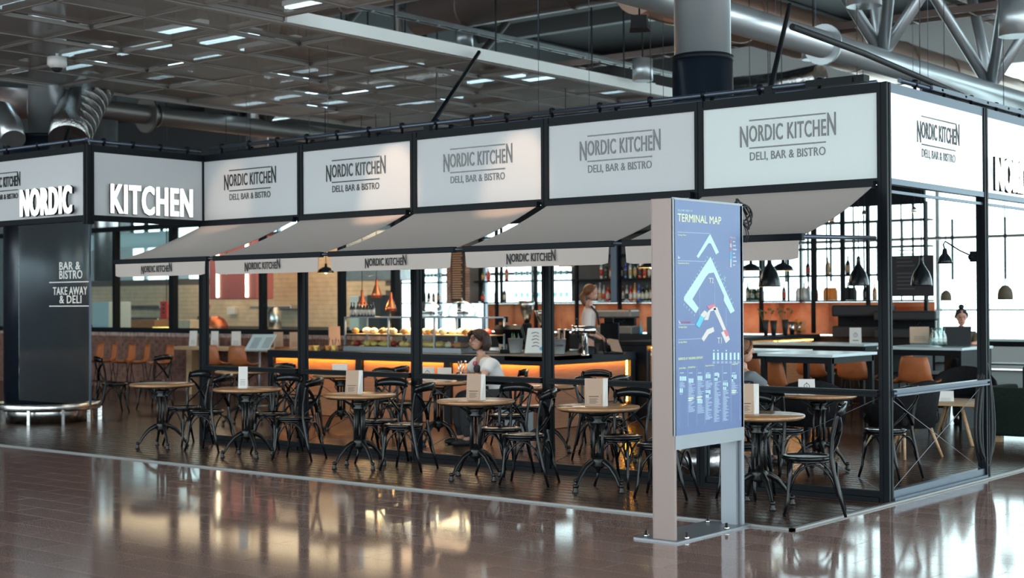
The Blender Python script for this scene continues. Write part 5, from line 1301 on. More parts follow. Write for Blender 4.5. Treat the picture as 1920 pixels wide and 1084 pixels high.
bm_ = thing('far_beam', 'brown-grey horizontal beam across the bright windows at the right', 'beam')
a = P(1480, 458, Y=21); c = P(1920, 438, Y=21)
MB().box((-14, 21, min(a.z, c.z)), (14, 21.4, max(a.z, c.z))).build('beam', m_aluw, bm_)
for i in range(22): MB().box((-13.6+i*0.62, 20.96, 2.2), (-13.55+i*0.62, 21.0, 3.62)).build('hanger', m_ink, bm_)

# ------------------------------------------------------------------ people
def skinned(name, pts, edges, m, parent, sub=2, root=0):
    me = bpy.data.meshes.new(name); me.from_pydata([p[:3] for p in pts], edges, [])
    o = bpy.data.objects.new(name, me); COL.objects.link(o)
    md = o.modifiers.new('s', 'SKIN'); md.use_smooth_shade = True
    for i, p in enumerate(pts):
        sv = me.skin_vertices[0].data[i]; r = p[3]; sv.radius = r if isinstance(r, tuple) else (r, r); sv.use_root = (i == root)
    o.modifiers.new('u', 'SUBSURF').levels = sub
    dg = bpy.context.evaluated_depsgraph_get(); nm = bpy.data.meshes.new_from_object(o.evaluated_get(dg))
    bpy.data.objects.remove(o); nm.name = name; nm.materials.clear(); nm.materials.append(m)
    for pl in nm.polygons: pl.use_smooth = True
    o = bpy.data.objects.new(name, nm); COL.objects.link(o); o.parent = parent; return o
def hand(mb, w_, d_, side, s=1.0):
    """palm and five curled fingers from wrist w_ along direction d_"""
    w_ = Vector(w_); d_ = Vector(d_).normalized(); up = Vector((0, 0, 1)); x = d_.cross(up)
    if x.length < 0.1: x = Vector((1, 0, 0))
    x.normalize(); n = x.cross(d_)
    mb.tube([w_, w_+d_*0.03*s, w_+d_*0.09*s], [0.024*s, 0.034*s, 0.036*s], 8, flat=0.5)
    for i, L in enumerate((0.062, 0.075, 0.07, 0.055)):
        b0 = w_+d_*0.085*s+x*(0.027-0.018*i)*s
        mb.tube([b0, b0+d_*L*0.5*s-n*0.008*s, b0+d_*L*0.85*s-n*0.024*s], [0.009*s, 0.0085*s, 0.006*s], 6)
    b0 = w_+d_*0.03*s+x*0.03*s*side
    mb.tube([b0, b0+d_*0.03*s+x*0.022*s*side, b0+d_*0.06*s+x*0.026*s*side-n*0.01*s], [0.011*s, 0.01*s, 0.007*s], 6)
def head(t, c, yaw, hair, hair_kind, glasses=False, tilt=0.0):
    """head centre c in the figure's frame, facing -Y turned by yaw"""
    R_ = Matrix.Translation(c) @ Matrix.Rotation(yaw, 4, 'Z') @ Matrix.Rotation(tilt, 4, 'X')
    mb = MB().ell((0, 0.005, 0.02), (0.074, 0.092, 0.098), 18, 14).ell((0, -0.022, -0.045), (0.052, 0.062, 0.066), 14, 10)
    mb.tube([(0, -0.085, 0.025), (0, -0.105, -0.01), (0, -0.098, -0.022)], [0.008, 0.014, 0.01], 8)
    for s in (-1, 1): mb.ell((s*0.076, 0.012, 0.0), (0.008, 0.018, 0.028), 8, 6)
    hd = mb.build('head', m_skin, t); hd.matrix_local = R_
    b = MB()
    for s in (-1, 1): b.ell((s*0.03, -0.079, 0.018), (0.012, 0.008, 0.006), 8, 6)
    b.build('eyes', m_ink, hd)
    b = MB()
    for s in (-1, 1): b.tube([(s*0.014, -0.089, 0.036), (s*0.032, -0.085, 0.042), (s*0.05, -0.072, 0.036)], 0.003, 5)
    b.build('eyebrows', m_hairb, hd)
    MB().tube([(-0.024, -0.079, -0.052), (0, -0.087, -0.05), (0.024, -0.079, -0.052)], [0.004, 0.007, 0.004], 6).build('lips', mat_lip, hd)
    if glasses:
        b = MB()
        for s in (-1, 1):
            b.tube([(s*0.034+0.026*math.cos(q), -0.095, 0.018+0.02*math.sin(q)) for q in [i*PI/6 for i in range(13)]], 0.0028, 5, cap=False); b.tube([(s*0.06, -0.093, 0.02), (s*0.078, 0.0, 0.02)], 0.0025, 4)
        b.tube([(-0.008, -0.1, 0.02), (0.008, -0.1, 0.02)], 0.0025, 4); b.build('glasses', m_ink, hd)
    hm = {'b': m_hairb, 'r': m_hairr, 'k': m_ink}[hair]
    mb = MB()
    if hair_kind == 'bob':
        mb.ell((0, 0.022, 0.04), (0.096, 0.104, 0.092), 16, 12)
        for i in range(17):
            q = -0.02*PI+1.04*PI*i/16; x, y = math.cos(q), math.sin(q)
            mb.tube([(x*0.07, 0.02+y*0.075, 0.07), (x*0.098, 0.022+y*0.1, 0.02), (x*0.105, 0.026+y*0.108, -0.05), (x*0.085, 0.024+y*0.09, -0.12)], [0.03, 0.03, 0.03, 0.016], 7)
        for s in (-1, 1): mb.tube([(s*0.01, -0.07, 0.1), (s*0.055, -0.078, 0.07), (s*0.082, -0.05, 0.02)], [0.02, 0.022, 0.016], 7)
    elif hair_kind == 'tail':
        mb.ell((0, 0.026, 0.035), (0.084, 0.098, 0.092), 16, 12)
        for s in (-1, 1): mb.tube([(s*0.02, -0.06, 0.1), (s*0.07, -0.03, 0.06), (s*0.08, 0.04, -0.01)], [0.018, 0.02, 0.02], 7)
        mb.tube([(0, 0.1, 0.0), (0, 0.135, -0.05), (0, 0.12, -0.12), (0, 0.1, -0.19)], [0.035, 0.045, 0.036, 0.012], 9)
    elif hair_kind == 'bun':
        mb.ell((0, 0.024, 0.035), (0.083, 0.097, 0.092), 16, 12); mb.ell((0, 0.04, 0.145), (0.04, 0.04, 0.035), 10, 8)
        for s in (-1, 1): mb.tube([(s*0.02, -0.06, 0.095), (s*0.068, -0.035, 0.06), (s*0.08, 0.03, 0.0)], [0.016, 0.018, 0.016], 7)
    else:
        mb.ell((0, 0.024, 0.036), (0.081, 0.094, 0.086), 16, 12)
    mb.build('hair', hm, hd)
    return hd
mat_lip = mat('lips', (0.4, 0.12, 0.1), 0.5)
def seated(name_label, loc, rz, shirt, hairc, hairk, arms, glasses=False, hyaw=0.0, htilt=0.0, seat=0.46, lean=-0.1, trousers=None, group=None):
    """figure faces -Y; hips above the seat; arms: per side (elbow, hand)"""
    t = thing('person', name_label, 'person', loc, rz)
    h = seat+0.09; tr = trousers or m_darkcloth
    hip = (0, 0.02, h); ch = (0, lean*0.6+0.02, h+0.3); nk = (0, lean, h+0.47); nk2 = (0, lean-0.02, h+0.55)
    pts = [hip+((0.15, 0.11),), (0, lean*0.2+0.02, h+0.14, (0.13, 0.1)), ch+((0.145, 0.105),), (0, lean*0.9, h+0.42, (0.1, 0.075)), nk+(0.05,), nk2+(0.05,)]
    ed = [(0, 1), (1, 2), (2, 3), (3, 4), (4, 5)]
    for s, (el, hn) in zip((-1, 1), arms):
        k = len(pts); sh = (s*0.155, lean*0.85, h+0.385)
        pts += [sh+(0.052,), tuple(Vector(sh).lerp(Vector(el), 0.5))+(0.045,), tuple(el)+(0.038,), tuple(Vector(el).lerp(Vector(hn), 0.5))+(0.034,), tuple(hn)+(0.024,)]
        ed += [(3, k), (k, k+1), (k+1, k+2), (k+2, k+3), (k+3, k+4)]
    for s in (-1, 1):
        k = len(pts)
        pts += [(s*0.09, -0.06, h, 0.085), (s*0.11, -0.42, h+0.01, 0.062), (s*0.11, -0.44, h-0.25, 0.05), (s*0.11, -0.40, 0.09, 0.036), (s*0.11, -0.5, 0.04, 0.034)]
        ed += [(0, k), (k, k+1), (k+1, k+2), (k+2, k+3), (k+3, k+4)]
    body = skinned('body', pts, ed, m_skin, t)
    # top: torso and upper arms a little larger
    p2 = [(a, b_, c, ((r[0]+0.024, r[1]+0.026) if isinstance(r, tuple) else r+0.012)) for a, b_, c, r in pts[:4]]; e2 = [(0, 1), (1, 2), (2, 3)]
    for si in range(2):
        k0 = 6+si*5; k = len(p2); q = pts[k0:k0+2]; m3 = Vector(q[1][:3]).lerp(Vector(pts[k0+2][:3]), 0.35)
        p2 += [(q[0][0]*1.04, q[0][1], q[0][2]+0.008, 0.078), (q[1][0], q[1][1], q[1][2], 0.074), (m3.x, m3.y, m3.z, 0.07)]; e2 += [(3, k), (k, k+1), (k+1, k+2)]
    skinned('top', p2, e2, shirt, t)
    p3 = [(a, b_, c, ((r[0]+0.01, r[1]+0.014) if isinstance(r, tuple) else r+0.012)) for a, b_, c, r in [pts[0]]]; e3 = []
    for si in range(2):
        k0 = 16+si*5; k = len(p3); p3 += [(a, b_, c, r+0.014) for a, b_, c, r in pts[k0:k0+4]]; e3 += [(0, k), (k, k+1), (k+1, k+2), (k+2, k+3)]
    skinned('trousers', p3, e3, tr, t)
    for s in (-1, 1): MB().ell((s*0.11, -0.47, 0.045), (0.046, 0.13, 0.045), 12, 8).build('shoe', m_ink, t)
    for s, (el, hn) in zip((-1, 1), arms):
        mb = MB(); hand(mb, hn, Vector(hn)-Vector(el), -s, 0.95); mb.build('hand', m_skin, t)
    head(t, Vector(nk2)+Vector((0, -0.02, 0.10)), hyaw, hairc, hairk, glasses, htilt)
    return t
# woman at the inside table, leaning on it, looking to the left
woman = seated('seated woman with brown bob and glasses in a white printed T-shirt', (-5.98, 2.02, 0.0), -0.5, m_shirt, 'b', 'bob',
               [((-0.24, -0.32, 0.79), (-0.1, -0.5, 0.80)), ((0.26, -0.28, 0.79), (0.06, -0.52, 0.80))], glasses=True, hyaw=0.3, lean=-0.2)
woman.scale = (1.1, 1.1, 1.06)
b = MB().ell((0.02, -0.262, 0.87), (0.07, 0.03, 0.05)).build('shirt_print', m_darkcloth, woman)
MB().ell((-0.02, -0.272, 0.93), (0.03, 0.02, 0.03)).build('shirt_print', m_mapr, woman)
chair(-5.95, 2.06, -0.68, 'black bentwood chair on which the woman sits', 'chairs around the tables inside the rail')
t = thing('sunglasses_stand', 'bundle of cutlery upright on the table in front of the woman', 'cutlery', (-6.25, 1.62, 0.778))
MB().lathe([(0, 0), (0.04, 0), (0.045, 0.11), (0.04, 0.11), (0, 0.01)], n=12).build('cup', m_brush, t)
for i in range(5): q = i*1.25; MB().tube([(0, 0, 0.02), (0.05*math.cos(q)+0.04, 0.05*math.sin(q), 0.24)], [0.004, 0.01], 6).build('fork', m_chrome, t)
t.name = 'cutlery_cup'
# person in grey behind the totem's edge
seated('person in a grey jacket with fair hair, half hidden by the map totem', (P(1384, 690, d=14.9).x, P(1384, 690, d=14.9).y, 0), PI-0.4, m_greycloth, 'r', 'tail', [((-0.25, -0.25, 0.78), (-0.1, -0.45, 0.8)), ((0.25, -0.25, 0.78), (0.1, -0.45, 0.8))], lean=-0.05)
# laptop user on a high stool
p = P(1800, 620, Y=8.35)
lp = seated('woman with dark hair in a bun bending over a laptop', (p.x, p.y, 0), 0.5, m_olive, 'k', 'bun', [((-0.25, -0.22, 1.12), (-0.1, -0.4, 1.12)), ((0.25, -0.22, 1.12), (0.1, -0.4, 1.12))], seat=0.74, lean=-0.14, htilt=0.2)
stool(p.x, p.y+0.05, 0.5, 'tan shell stool on which the laptop user sits', 'stools at the high tables')
q = P(1793, 648, Y=7.65)
t = thing('laptop', 'open black laptop on the high table, seen from behind', 'laptop', (q.x, q.y, 1.094), 0.6)
MB().bbox((-0.19, 0.0, 0), (0.19, 0.26, 0.02), 0.005).build('base', m_ink, t); MB().add([(-0.19, 0, 0.02), (0.19, 0, 0.02), (0.19, -0.06, 0.27), (-0.19, -0.06, 0.27), (-0.19, 0.01, 0.02), (0.19, 0.01, 0.02), (0.19, -0.05, 0.27), (-0.19, -0.05, 0.27)], [(0, 1, 2, 3), (7, 6, 5, 4), (0, 4, 5, 1), (1, 5, 6, 2), (2, 6, 7, 3), (3, 7, 4, 0)]).build('lid', m_ink, t)
def standing(label, loc, rz, shirt, hairc, hairk, arms, over=None, hyaw=0.0, htilt=0.0, H=1.70, lean=0.0, low=0.0):
    t = thing('person', label, 'person', loc, rz); k_ = H/1.72
    pts = [(0, 0.02, 0.95, (0.135, 0.1)), (0, lean*.4+0.01, 1.1, (0.11, 0.085)), (0, lean*.7, 1.28, (0.135, 0.1)), (0, lean*.95, 1.39, (0.1, 0.07)), (0, lean, 1.46, 0.048), (0, lean-0.02, 1.54, 0.048)]
    ed = [(0, 1), (1, 2), (2, 3), (3, 4), (4, 5)]
    for s, (el, hn) in zip((-1, 1), arms):
        k = len(pts); sh = (s*0.15, lean*.9, 1.375)
        pts += [sh+(0.052,), tuple(Vector(sh).lerp(Vector(el), .5))+(0.045,), tuple(el)+(0.037,), tuple(Vector(el).lerp(Vector(hn), .5))+(0.032,), tuple(hn)+(0.023,)]
        ed += [(3, k), (k, k+1), (k+1, k+2), (k+2, k+3), (k+3, k+4)]
    for s in (-1, 1):
        k = len(pts); pts += [(s*0.085, 0.01, 0.86, 0.085), (s*0.1, 0.0, 0.5, 0.056), (s*0.1, 0.03, 0.1, 0.038), (s*0.1, -0.08, 0.04, 0.034)]; ed += [(0, k), (k, k+1), (k+1, k+2), (k+2, k+3)]
    pts = [(a*k_, b_*k_, c*k_, r) for a, b_, c, r in pts]
    skinned('body', pts, ed, m_skin, t)
    p2 = [(a, b_, c, ((r[0]+0.014, r[1]+0.014) if isinstance(r, tuple) else r+0.012)) for a, b_, c, r in pts[:4]]; e2 = [(0, 1), (1, 2), (2, 3)]
    for si in range(2):
        k0 = 6+si*5; k = len(p2); q = pts[k0:k0+4]; p2 += [(a, b_, c, r+0.014) for a, b_, c, r in q]; e2 += [(3, k), (k, k+1), (k+1, k+2), (k+2, k+3)]
    skinned('shirt', p2, e2, shirt, t)
    p3 = [(pts[0][0], pts[0][1], pts[0][2], (0.148, 0.115))]; e3 = []
    for si in range(2):
        k0 = 16+si*4; k = len(p3); p3 += [(a, b_, c, r+0.014) for a, b_, c, r in pts[k0:k0+3]]; e3 += [(0, k), (k, k+1), (k+1, k+2)]
    skinned('trousers', p3, e3, m_darkcloth, t)
    for s in (-1, 1): MB().ell((s*0.1*k_, -0.05, 0.045), (0.046, 0.13, 0.045), 12, 8).build('shoe', m_ink, t)
    if over:
        o = skinned('waistcoat', [(0, 0.012*k_, 0.93*k_, (0.155, 0.12)), (0, lean*.4+0.005, 1.1*k_, (0.135, 0.112)), (0, lean*.7-0.012, 1.24*k_, (0.13, 0.116))], [(0, 1), (1, 2)], over, t)
        MB().tube([(-0.09, lean-0.04, 1.45*k_), (-0.08, lean-0.125, 1.34*k_), (-0.02, lean-0.14, 1.2*k_)], 0.028, 8, flat=0.4).tube([(0.09, lean-0.04, 1.45*k_), (0.08, lean-0.125, 1.34*k_), (0.02, lean-0.14, 1.2*k_)], 0.028, 8, flat=0.4).build('lapel', over, t)
    MB().tube([(-0.06, lean-0.01, 1.455*k_), (0, lean-0.075, 1.43*k_), (0.06, lean-0.01, 1.455*k_)], 0.02, 7).build('collar', shirt, t)
    for s, (el, hn) in zip((-1, 1), arms):
        mb = MB(); hand(mb, Vector(hn)*k_, Vector(hn)-Vector(el), -s, 0.95); mb.build('hand', m_skin, t)
    head(t, Vector((0, (lean-0.04)*k_, 1.63*k_)), hyaw, hairc, hairk, False, htilt)
    return t
p = P(1104, 600, Y=5.0)
struct(MB().box((-11.2, 4.75, 0), (-7.3, 5.28, 0.17)), 'floor', m_mid)
standing('bartender with auburn ponytail in a pale shirt and black waistcoat behind the bar', (p.x, p.y, 0.17), 2.15, m_pink, 'r', 'tail', [((-0.2, 0.02, 1.12), (-0.14, -0.18, 1.0)), ((0.2, 0.0, 1.12), (0.14, -0.2, 1.0))], over=m_darkcloth, H=1.78, hyaw=0.1)
p = P(368, 600, Y=KY+1.7)
standing('cook in olive clothes bending over the worktop behind the kitchen glass', (p.x, p.y, 0.06), 1.9, m_olive, 'k', 'short', [((-0.2, -0.25, 1.18), (-0.12, -0.48, 1.14)), ((0.2, -0.25, 1.18), (0.12, -0.48, 1.14))], H=1.72, lean=-0.22, htilt=0.5)
# ------------------------------------------------------------------ metal mesh ceiling
MZ = 4.95; MX0, MX1, MYA, MYB = -13.3, -7.1, -5.0, 13.4
def mesh_mat():
    m = bpy.data.materials.new('expanded_mesh'); m.use_nodes = True; nt = m.node_tree; N = nt.nodes; L = nt.links
    b = N['Principled BSDF']; b.inputs['Base Color'].default_value = (0.3, 0.29, 0.28, 1); b.inputs['Roughness'].default_value = 0.5; b.inputs['Metallic'].default_value = 0.0
    tc = N.new('ShaderNodeTexCoord'); mp = N.new('ShaderNodeMapping'); mp.inputs['Scale'].default_value = (14, 30, 1)
    v = N.new('ShaderNodeTexVoronoi'); v.inputs['Randomness'].default_value = 0.0
    L.new(tc.outputs['Object'], mp.inputs[0]); L.new(mp.outputs[0], v.inputs['Vector'])
    r = N.new('ShaderNodeMapRange'); r.inputs['From Min'].default_value = 0.32; r.inputs['From Max'].default_value = 0.38; r.inputs['To Min'].default_value = 0.0; r.inputs['To Max'].default_value = 1.0
    L.new(v.outputs['Distance'], r.inputs['Value']); L.new(r.outputs[0], b.inputs['Alpha'])
    return m
m_mesh = mesh_mat()
m_meshf = mat('mesh_frame', (0.24, 0.23, 0.22), 0.5, 0.1)
mc = thing('mesh_ceiling', 'suspended expanded-metal mesh ceiling over the left of the hall', 'ceiling')
PW, PL = 1.033, 1.15; md = None; fd = None; rnd = random.Random(5)
y = MYA; j = 0
while y < MYB-0.1:
    x = MX0; i = 0
    while x < (MX1-0.1 if y > -0.9 else MX1+4.0):
        if md is None:
            o = MB().box((0.04, 0.03, 0), (PW-0.04, PL-0.03, 0.004)).build('mesh_panel', m_mesh, mc); md = o.data
            f = MB().box((0, 0, -0.01), (0.05, PL, 0.035)).box((PW-0.05, 0, -0.01), (PW, PL, 0.035)).box((0, 0, -0.01), (PW, 0.03, 0.035)).box((0, PL-0.03, -0.01), (PW, PL, 0.035)).build('panel_frame', m_meshf, o); fd = f.data
        else:
            o = bpy.data.objects.new('mesh_panel', md); COL.objects.link(o); o.parent = mc
            f = bpy.data.objects.new('panel_frame', fd); COL.objects.link(f); f.parent = o
        o.location = (x, y, MZ+(0.05 if (i+j) % 3 == 0 else 0.0)+rnd.uniform(-0.008, 0.008))
        x += PW; i += 1
    y += PL; j += 1
MB().box((MX1-0.02, -0.4, MZ-0.02), (MX1+0.04, MYB, MZ+0.13)).build('edge_beam', m_white, mc)
MB().box((MX1-0.12, MYA, MZ-0.03), (MX1-0.03, MYB, MZ+0.02)).build('edge_strip', m_meshf, mc)
MB().box((MX0-0.06, MYA, MZ-0.03), (MX0, MYB, MZ+0.06)).build('edge_strip', m_meshf, mc)
m_tubew = mat('fluorescent', (0.8, 0.95, 1), 0.4, emit=(0.62, 0.88, 1.0), estr=4)
fx = [(25, 12), (165, 98), (85, 116), (155, 125), (60, 130), (430, 75), (505, 88), (365, 115), (575, 150), (390, 160), (560, 180), (315, 145), (640, 150), (620, 195), (480, 195), (690, 170), (740, 130), (600, 5), (270, 95), (330, 60), (820, 190), (1010, 150), (1110, 175), (930, 150), (1170, 172), (760, 195), (650, 200), (545, 140)]
for i, (px, py) in enumerate(fx):
    p = P(px, py, z=5.32); t = thing('batten_light', 'cool fluorescent batten glowing above the mesh ceiling', 'light', p, 0.0, 'fluorescent battens above the mesh ceiling')
    MB().box((-0.6, -0.07, 0.03), (0.6, 0.07, 0.09)).build('housing', m_white, t)
    MB().box((-0.01, -0.01, 0.09), (0.01, 0.01, 3.83)).build('hanger', m_ink, t)
    MB().tube([(-0.58, -0.03, 0.015), (0.58, -0.03, 0.015)], 0.018, 6).tube([(-0.58, 0.03, 0.015), (0.58, 0.03, 0.015)], 0.018, 6).build('light_tube', m_tubew, t)
dm = thing('security_camera', 'white dome security camera under the mesh ceiling', 'camera', P(107, 122, z=4.80))
MB().lathe([(0, 0.1), (0.12, 0.1), (0.125, 0.0), (0.09, -0.03), (0.075, -0.04)], n=20).build('housing', m_white, dm); MB().ell((0, 0, -0.035), (0.075, 0.075, 0.06)).build('dome', m_ink, dm)
MB().tube([(0, 0, 0.1), (0, 0, 0.2)], 0.02, 6).build('stem', m_white, dm)

# ------------------------------------------------------------------ services above
def pipe(name, pts, r, m, label, cat='pipe', n=20, flanges=()):
    t = thing(name, label, cat)
    MB().tube(pts, r, n).build('tube', m, t)
    for (a, k) in flanges:
        a = Vector(a); d_ = (Vector(pts[-1])-Vector(pts[0])).normalized()
        MB().tube([a-d_*0.02, a+d_*0.02], r*k, 24).build('flange', m, t)
    return t
pipe('roof_truss_chord', [(-3.28, -1.0, 5.0), (-3.28, 20, 5.0)], 0.175, m_pipe, 'large silver bottom chord tube of the roof truss at upper right', 'truss', flanges=[((-3.28, 5.3, 5.0), 1.5)])
pipe('roof_truss_chord', [(-15.3, -6, 5.0), (-15.3, 18, 5.0)], 0.165, m_dtube, 'long grey-brown truss tube with a flange below the mesh ceiling at left', 'truss', flanges=[((-15.3, 3.75, 5.0), 1.9), ((-15.3, 3.95, 5.0), 1.2)])
ts = thing('roof_truss_web', 'fan of silver diagonal tubes rising from the large chord at upper right', 'truss')
for yn in (7.05, 11.0, 14.8):
    for dx, dy, dz in ((1.3, -1.9, 3.2), (1.3, 1.9, 3.2), (-1.3, 1.9, 3.2), (-1.3, -1.9, 3.2)):
        MB().tube([(-3.28, yn, 5.1), (-3.28+dx, yn+dy, 5.1+dz)], 0.085, 14).build('diagonal', m_pipe, ts)
for dx in (-1.3, 1.3): MB().tube([(-3.28+dx, 0, 8.35), (-3.28+dx, 20, 8.35)], 0.12, 14).build('top_chord', m_pipe, ts)
tl = thing('roof_truss_web', 'dim diagonal tubes above the left chord', 'truss')
for yn in (6.4, 10.4):
    for dx, dy, dz in ((1.2, -1.7, 2.6), (1.2, 1.7, 2.6), (-1.2, 1.7, 2.6)): MB().tube([(-15.3, yn, 5.1), (-15.3+dx, yn+dy, 5.1+dz)], 0.08, 12).build('diagonal', m_dtube, tl)
# ducts
def duct(name, pts, r, m, label, rings=0):
    t = thing(name, label, 'duct'); MB().tube(pts, r, 22).build('duct_body', m, t)
    mid = Vector(pts[0]).lerp(Vector(pts[-1]), 0.5)
    if mid.x > -12.9: MB().tube([mid, (mid.x, mid.y, 9.18)], 0.008, 5).build('hanger', m_ink, t)
    for i in range(rings):
        a = Vector(pts[0]).lerp(Vector(pts[-1]), (i+.5)/rings); d_ = (Vector(pts[-1])-Vector(pts[0])).normalized()
        MB().tube([a-d_*0.02, a+d_*0.02], r*1.03, 22).build('joint_ring', m, t)
    return t
m_warm_duct = mat('warm_duct', (0.34, 0.22, 0.17), 0.35, 0.7)
duct('round_duct', [(-12.5, 7.6, 6.9), (4, 7.6, 6.9)], 0.33, m_aluw, 'broad dark duct crossing the top centre above the mesh edge', 7)
duct('round_duct', [(-12.5, 4.8, 6.6), (4, 4.8, 6.6)], 0.2, m_aluw, 'thinner dark duct just below the broad one at top centre', 8)
duct('round_duct', [(-6.6, 6, 6.35), (-6.6, 22, 6.35)], 0.42, m_warm_duct, 'large warm-toned duct running back left of the slim column', 8)
duct('foil_duct', [(-9.5, 13.2, 5.9), (-8.0, 13.0, 5.85), (-7.2, 12.9, 5.9)], 0.24, m_foil, 'crumpled foil flexible duct above the white ceiling edge')
duct('foil_duct', [(-1.5, 11.5, 4.4), (-0.2, 14, 4.5), (1.2, 18, 4.6)], 0.3, m_foil, 'crinkled silver flexible duct below the large truss tube')
duct('round_duct', [(-5.0, 14, 4.75), (8, 14, 4.75)], 0.3, m_silver, 'silver round duct behind the right sign boards', 6)
duct('round_duct', [(-2.0, 16, 5.6), (-2.0, 22, 5.6)], 0.3, m_silver, 'short silver duct deep behind the truss', 3)
duct('round_duct', [(2.0, 8, 7.6), (2.0, 24, 7.6)], 0.22, m_silver, 'distant slim silver duct at the top right', 6)
# conduits and cable ladders
def rail(a, c, h, w_, m, label):
    t = thing('cable_ladder', label, 'cable ladder'); a = Vector(a); c = Vector(c); d_ = (c-a).normalized(); s_ = d_.cross(Vector((0, 0, 1)))
    for k in (-1, 1):
        o = a+s_*w_/2*k; e = c+s_*w_/2*k
        MB().add([o, e, e+Vector((0, 0, h)), o+Vector((0, 0, h)), o+s_*0.015, e+s_*0.015, e+s_*0.015+Vector((0, 0, h)), o+s_*0.015+Vector((0, 0, h))], [(0, 1, 2, 3), (7, 6, 5, 4), (0, 4, 5, 1), (3, 2, 6, 7)]).build('side_rail', m, t)
    b = MB(); n = int((c-a).length/0.5)
    for i in range(n):
        p = a.lerp(c, (i+.5)/n); b.tube([p-s_*w_/2, p+s_*w_/2], 0.012, 5)
    b.build('rungs', m, t, kind='stuff'); return t
a = P(760, 35, z=6.2); rail((a.x, -2, 6.2), (a.x, 20, 6.2), 0.07, 0.12, m_silver, 'thin bright conduit rail running back above the mesh edge')
rail((-1.0, 5.6, 6.3), (8, 5.6, 6.3), 0.1, 0.35, m_aluw, 'cable ladder crossing the top right corner in front of the truss')
rail((-5.2, -1, 7.2), (-5.2, 22, 7.2), 0.1, 0.4, m_aluw, 'dark cable ladder high left of the slim column')
rail((-13, 11.5, 6.4), (3, 11.5, 6.4), 0.12, 0.4, m_aluw, 'dark cable ladder crossing behind the foil duct')
rb_ = thing('roof_beams', 'dark steel beams under the roof', 'beam')
for x in (-20, -12, -4, 4, 12): MB().box((x-0.12, -10, 8.6), (x+0.12, 24, 9.15)).build('beam', m_mid, rb_)
for y in (0, 6, 12, 18): MB().box((-28, y-0.1, 8.7), (20, y+0.1, 9.1)).build('purlin', m_mid, rb_)
dk2 = thing('roof_deck_panels', 'pale corrugated roof lining strips above the truss at upper right', 'roof lining')
for i in range(9): MB().box((-2.6+i*1.5, 4, 8.45), (-1.7+i*1.5, 23, 8.55)).build('strip', m_pale if i % 2 else m_mid, dk2)
def downlight(px, py, z, r, label):
    p = P(px, py, z=z); t = thing('downlight', label, 'lamp', p)
    MB().lathe([(r, 0), (r, r*2.2), (0, r*2.25)], n=22).build('can', m_pipe, t)
    MB().lathe([(0, r*0.5), (r*0.5, r*0.35), (r*0.92, 0.01)], n=20).build('reflector', m_chrome, t)
    MB().tube([(0, 0, r*2.2), (0, 0, 9.15-z)], 0.012, 5).build('stem', m_ink, t)
    return t
downlight(1620, 12, 5.6, 0.23, 'cylindrical silver downlight at the top between truss diagonals'); downlight(1905, 68, 5.2, 0.22, 'cylindrical silver downlight at the top right corner')
downlight(1525, 112, 5.3, 0.17, 'silver downlight behind the truss tube, above the corner board'); downlight(1217, 35, 6.0, 0.22, 'silver downlight left of the slim column, near the top')
downlight(1205, 152, 5.0, 0.15, 'silver downlight left of the slim column, above the white edge'); downlight(870, 90, 6.2, 0.16, 'small downlight above the mesh edge at top centre')
q = P(1199, 55, d=17); t = thing('spotlight', 'black box floodlight hanging left of the slim column', 'lamp', q, 0.5)
MB().add([(-0.1, -0.1, 0), (0.1, -0.1, 0), (0.13, 0.1, -0.02), (-0.13, 0.1, -0.02), (-0.09, -0.06, 0.16), (0.09, -0.06, 0.16), (0.09, 0.08, 0.16), (-0.09, 0.08, 0.16)], [(3, 2, 1, 0), (4, 5, 6, 7), (0, 1, 5, 4), (1, 2, 6, 5), (2, 3, 7, 6), (3, 0, 4, 7)]).build('housing', m_ink, t)
MB().tube([(0, 0, 0.16), (0, 0, 1.4)], 0.012, 6).build('stem', m_ink, t)
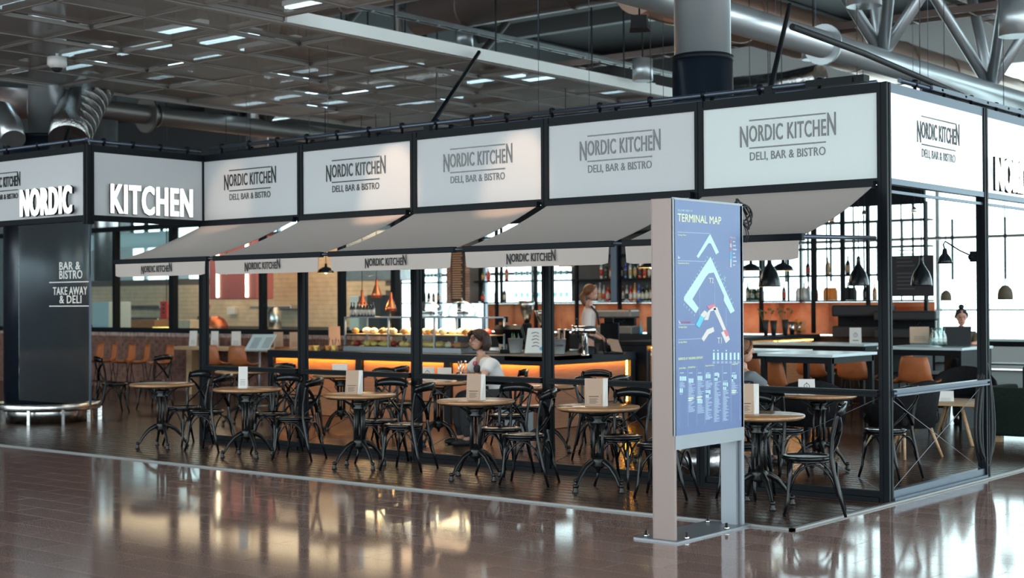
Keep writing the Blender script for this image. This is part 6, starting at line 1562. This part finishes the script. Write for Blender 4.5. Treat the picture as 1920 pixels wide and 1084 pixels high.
# left cluster: foil duct, elbows around the round column head
cx, cy = c0.x, c0.y
duct('foil_duct', [P(128, 262, d=20.6), P(130, 235, d=20.8), P(145, 205, d=21.2), P(180, 160, d=21.8)], 0.28, mat('ribbed_foil', (0.5, 0.5, 0.5), 0.25, 1.0, bump=0.8, bscale=40), 'ribbed flexible duct leaving the head of the big column', 9)
duct('round_duct', [P(-40, 190, d=22), P(60, 196, d=22)], 0.24, m_aluw, 'dark stub duct left of the big column head')
duct('round_duct', [P(25, 262, d=20.4), P(20, 235, d=20.6), P(5, 212, d=20.8), P(-30, 205, d=21)], 0.17, m_silver, 'silver elbow duct at the far left above the NORDIC board')
duct('round_duct', [(-18.5, 9.0, 4.2), (-18.5, 9.0, 9.0)], 0.22, m_silver, 'vertical silver riser duct behind the left chord')
duct('round_duct', [(-20.5, 9.6, 6.2), (-13.0, 9.6, 6.2)], 0.45, m_foil, 'big foil-wrapped duct behind the left chord')
duct('round_duct', [(-22, 12.6, 4.4), (-10.0, 12.6, 4.4)], 0.42, m_warm_duct, 'warm-lit duct low behind the left sign boards', 5)  # orange light on this duct is put into its colour
# suspension wires of mesh and frame
def wire(x, y, z0, z1, lb):
    o = MB().tube([(x, y, z0), (x, y, z1)], 0.004, 4).build('suspension_wire', m_tube); tag(o, lb, 'wire', 'suspension wires')
for i, px in enumerate((462, 818, 1010, 1105, 1244)): p = P(px, 215, Y=3.0); wire(p.x, 3.0, 3.6, 4.95 if px < 900 else 8.6, ORD[i]+' thin vertical wire from the left behind the long row of boards')
for i, px in enumerate((580, 615)): p = P(px, 240, Y=1.0); wire(p.x, 1.0, 3.68, 4.95, ('left' if i == 0 else 'right')+' one of two wires above the second board from the left')
for i, px in enumerate((1455, 1530, 1712, 1740)): p = P(px, 140, Y=7.5); wire(p.x, 7.5, 3.9, 8.6, ORD[i]+' from left of the wires beside the silver truss tube')
# dark cable line and black diagonal at the right
pipe('cable_run', [P(1485, 50, d=15), P(1620, 100, d=16), P(1760, 160, d=17), P(1860, 205, d=17.6)], 0.035, m_ink, 'thick black cable run sagging in front of the truss tube', 'cable')
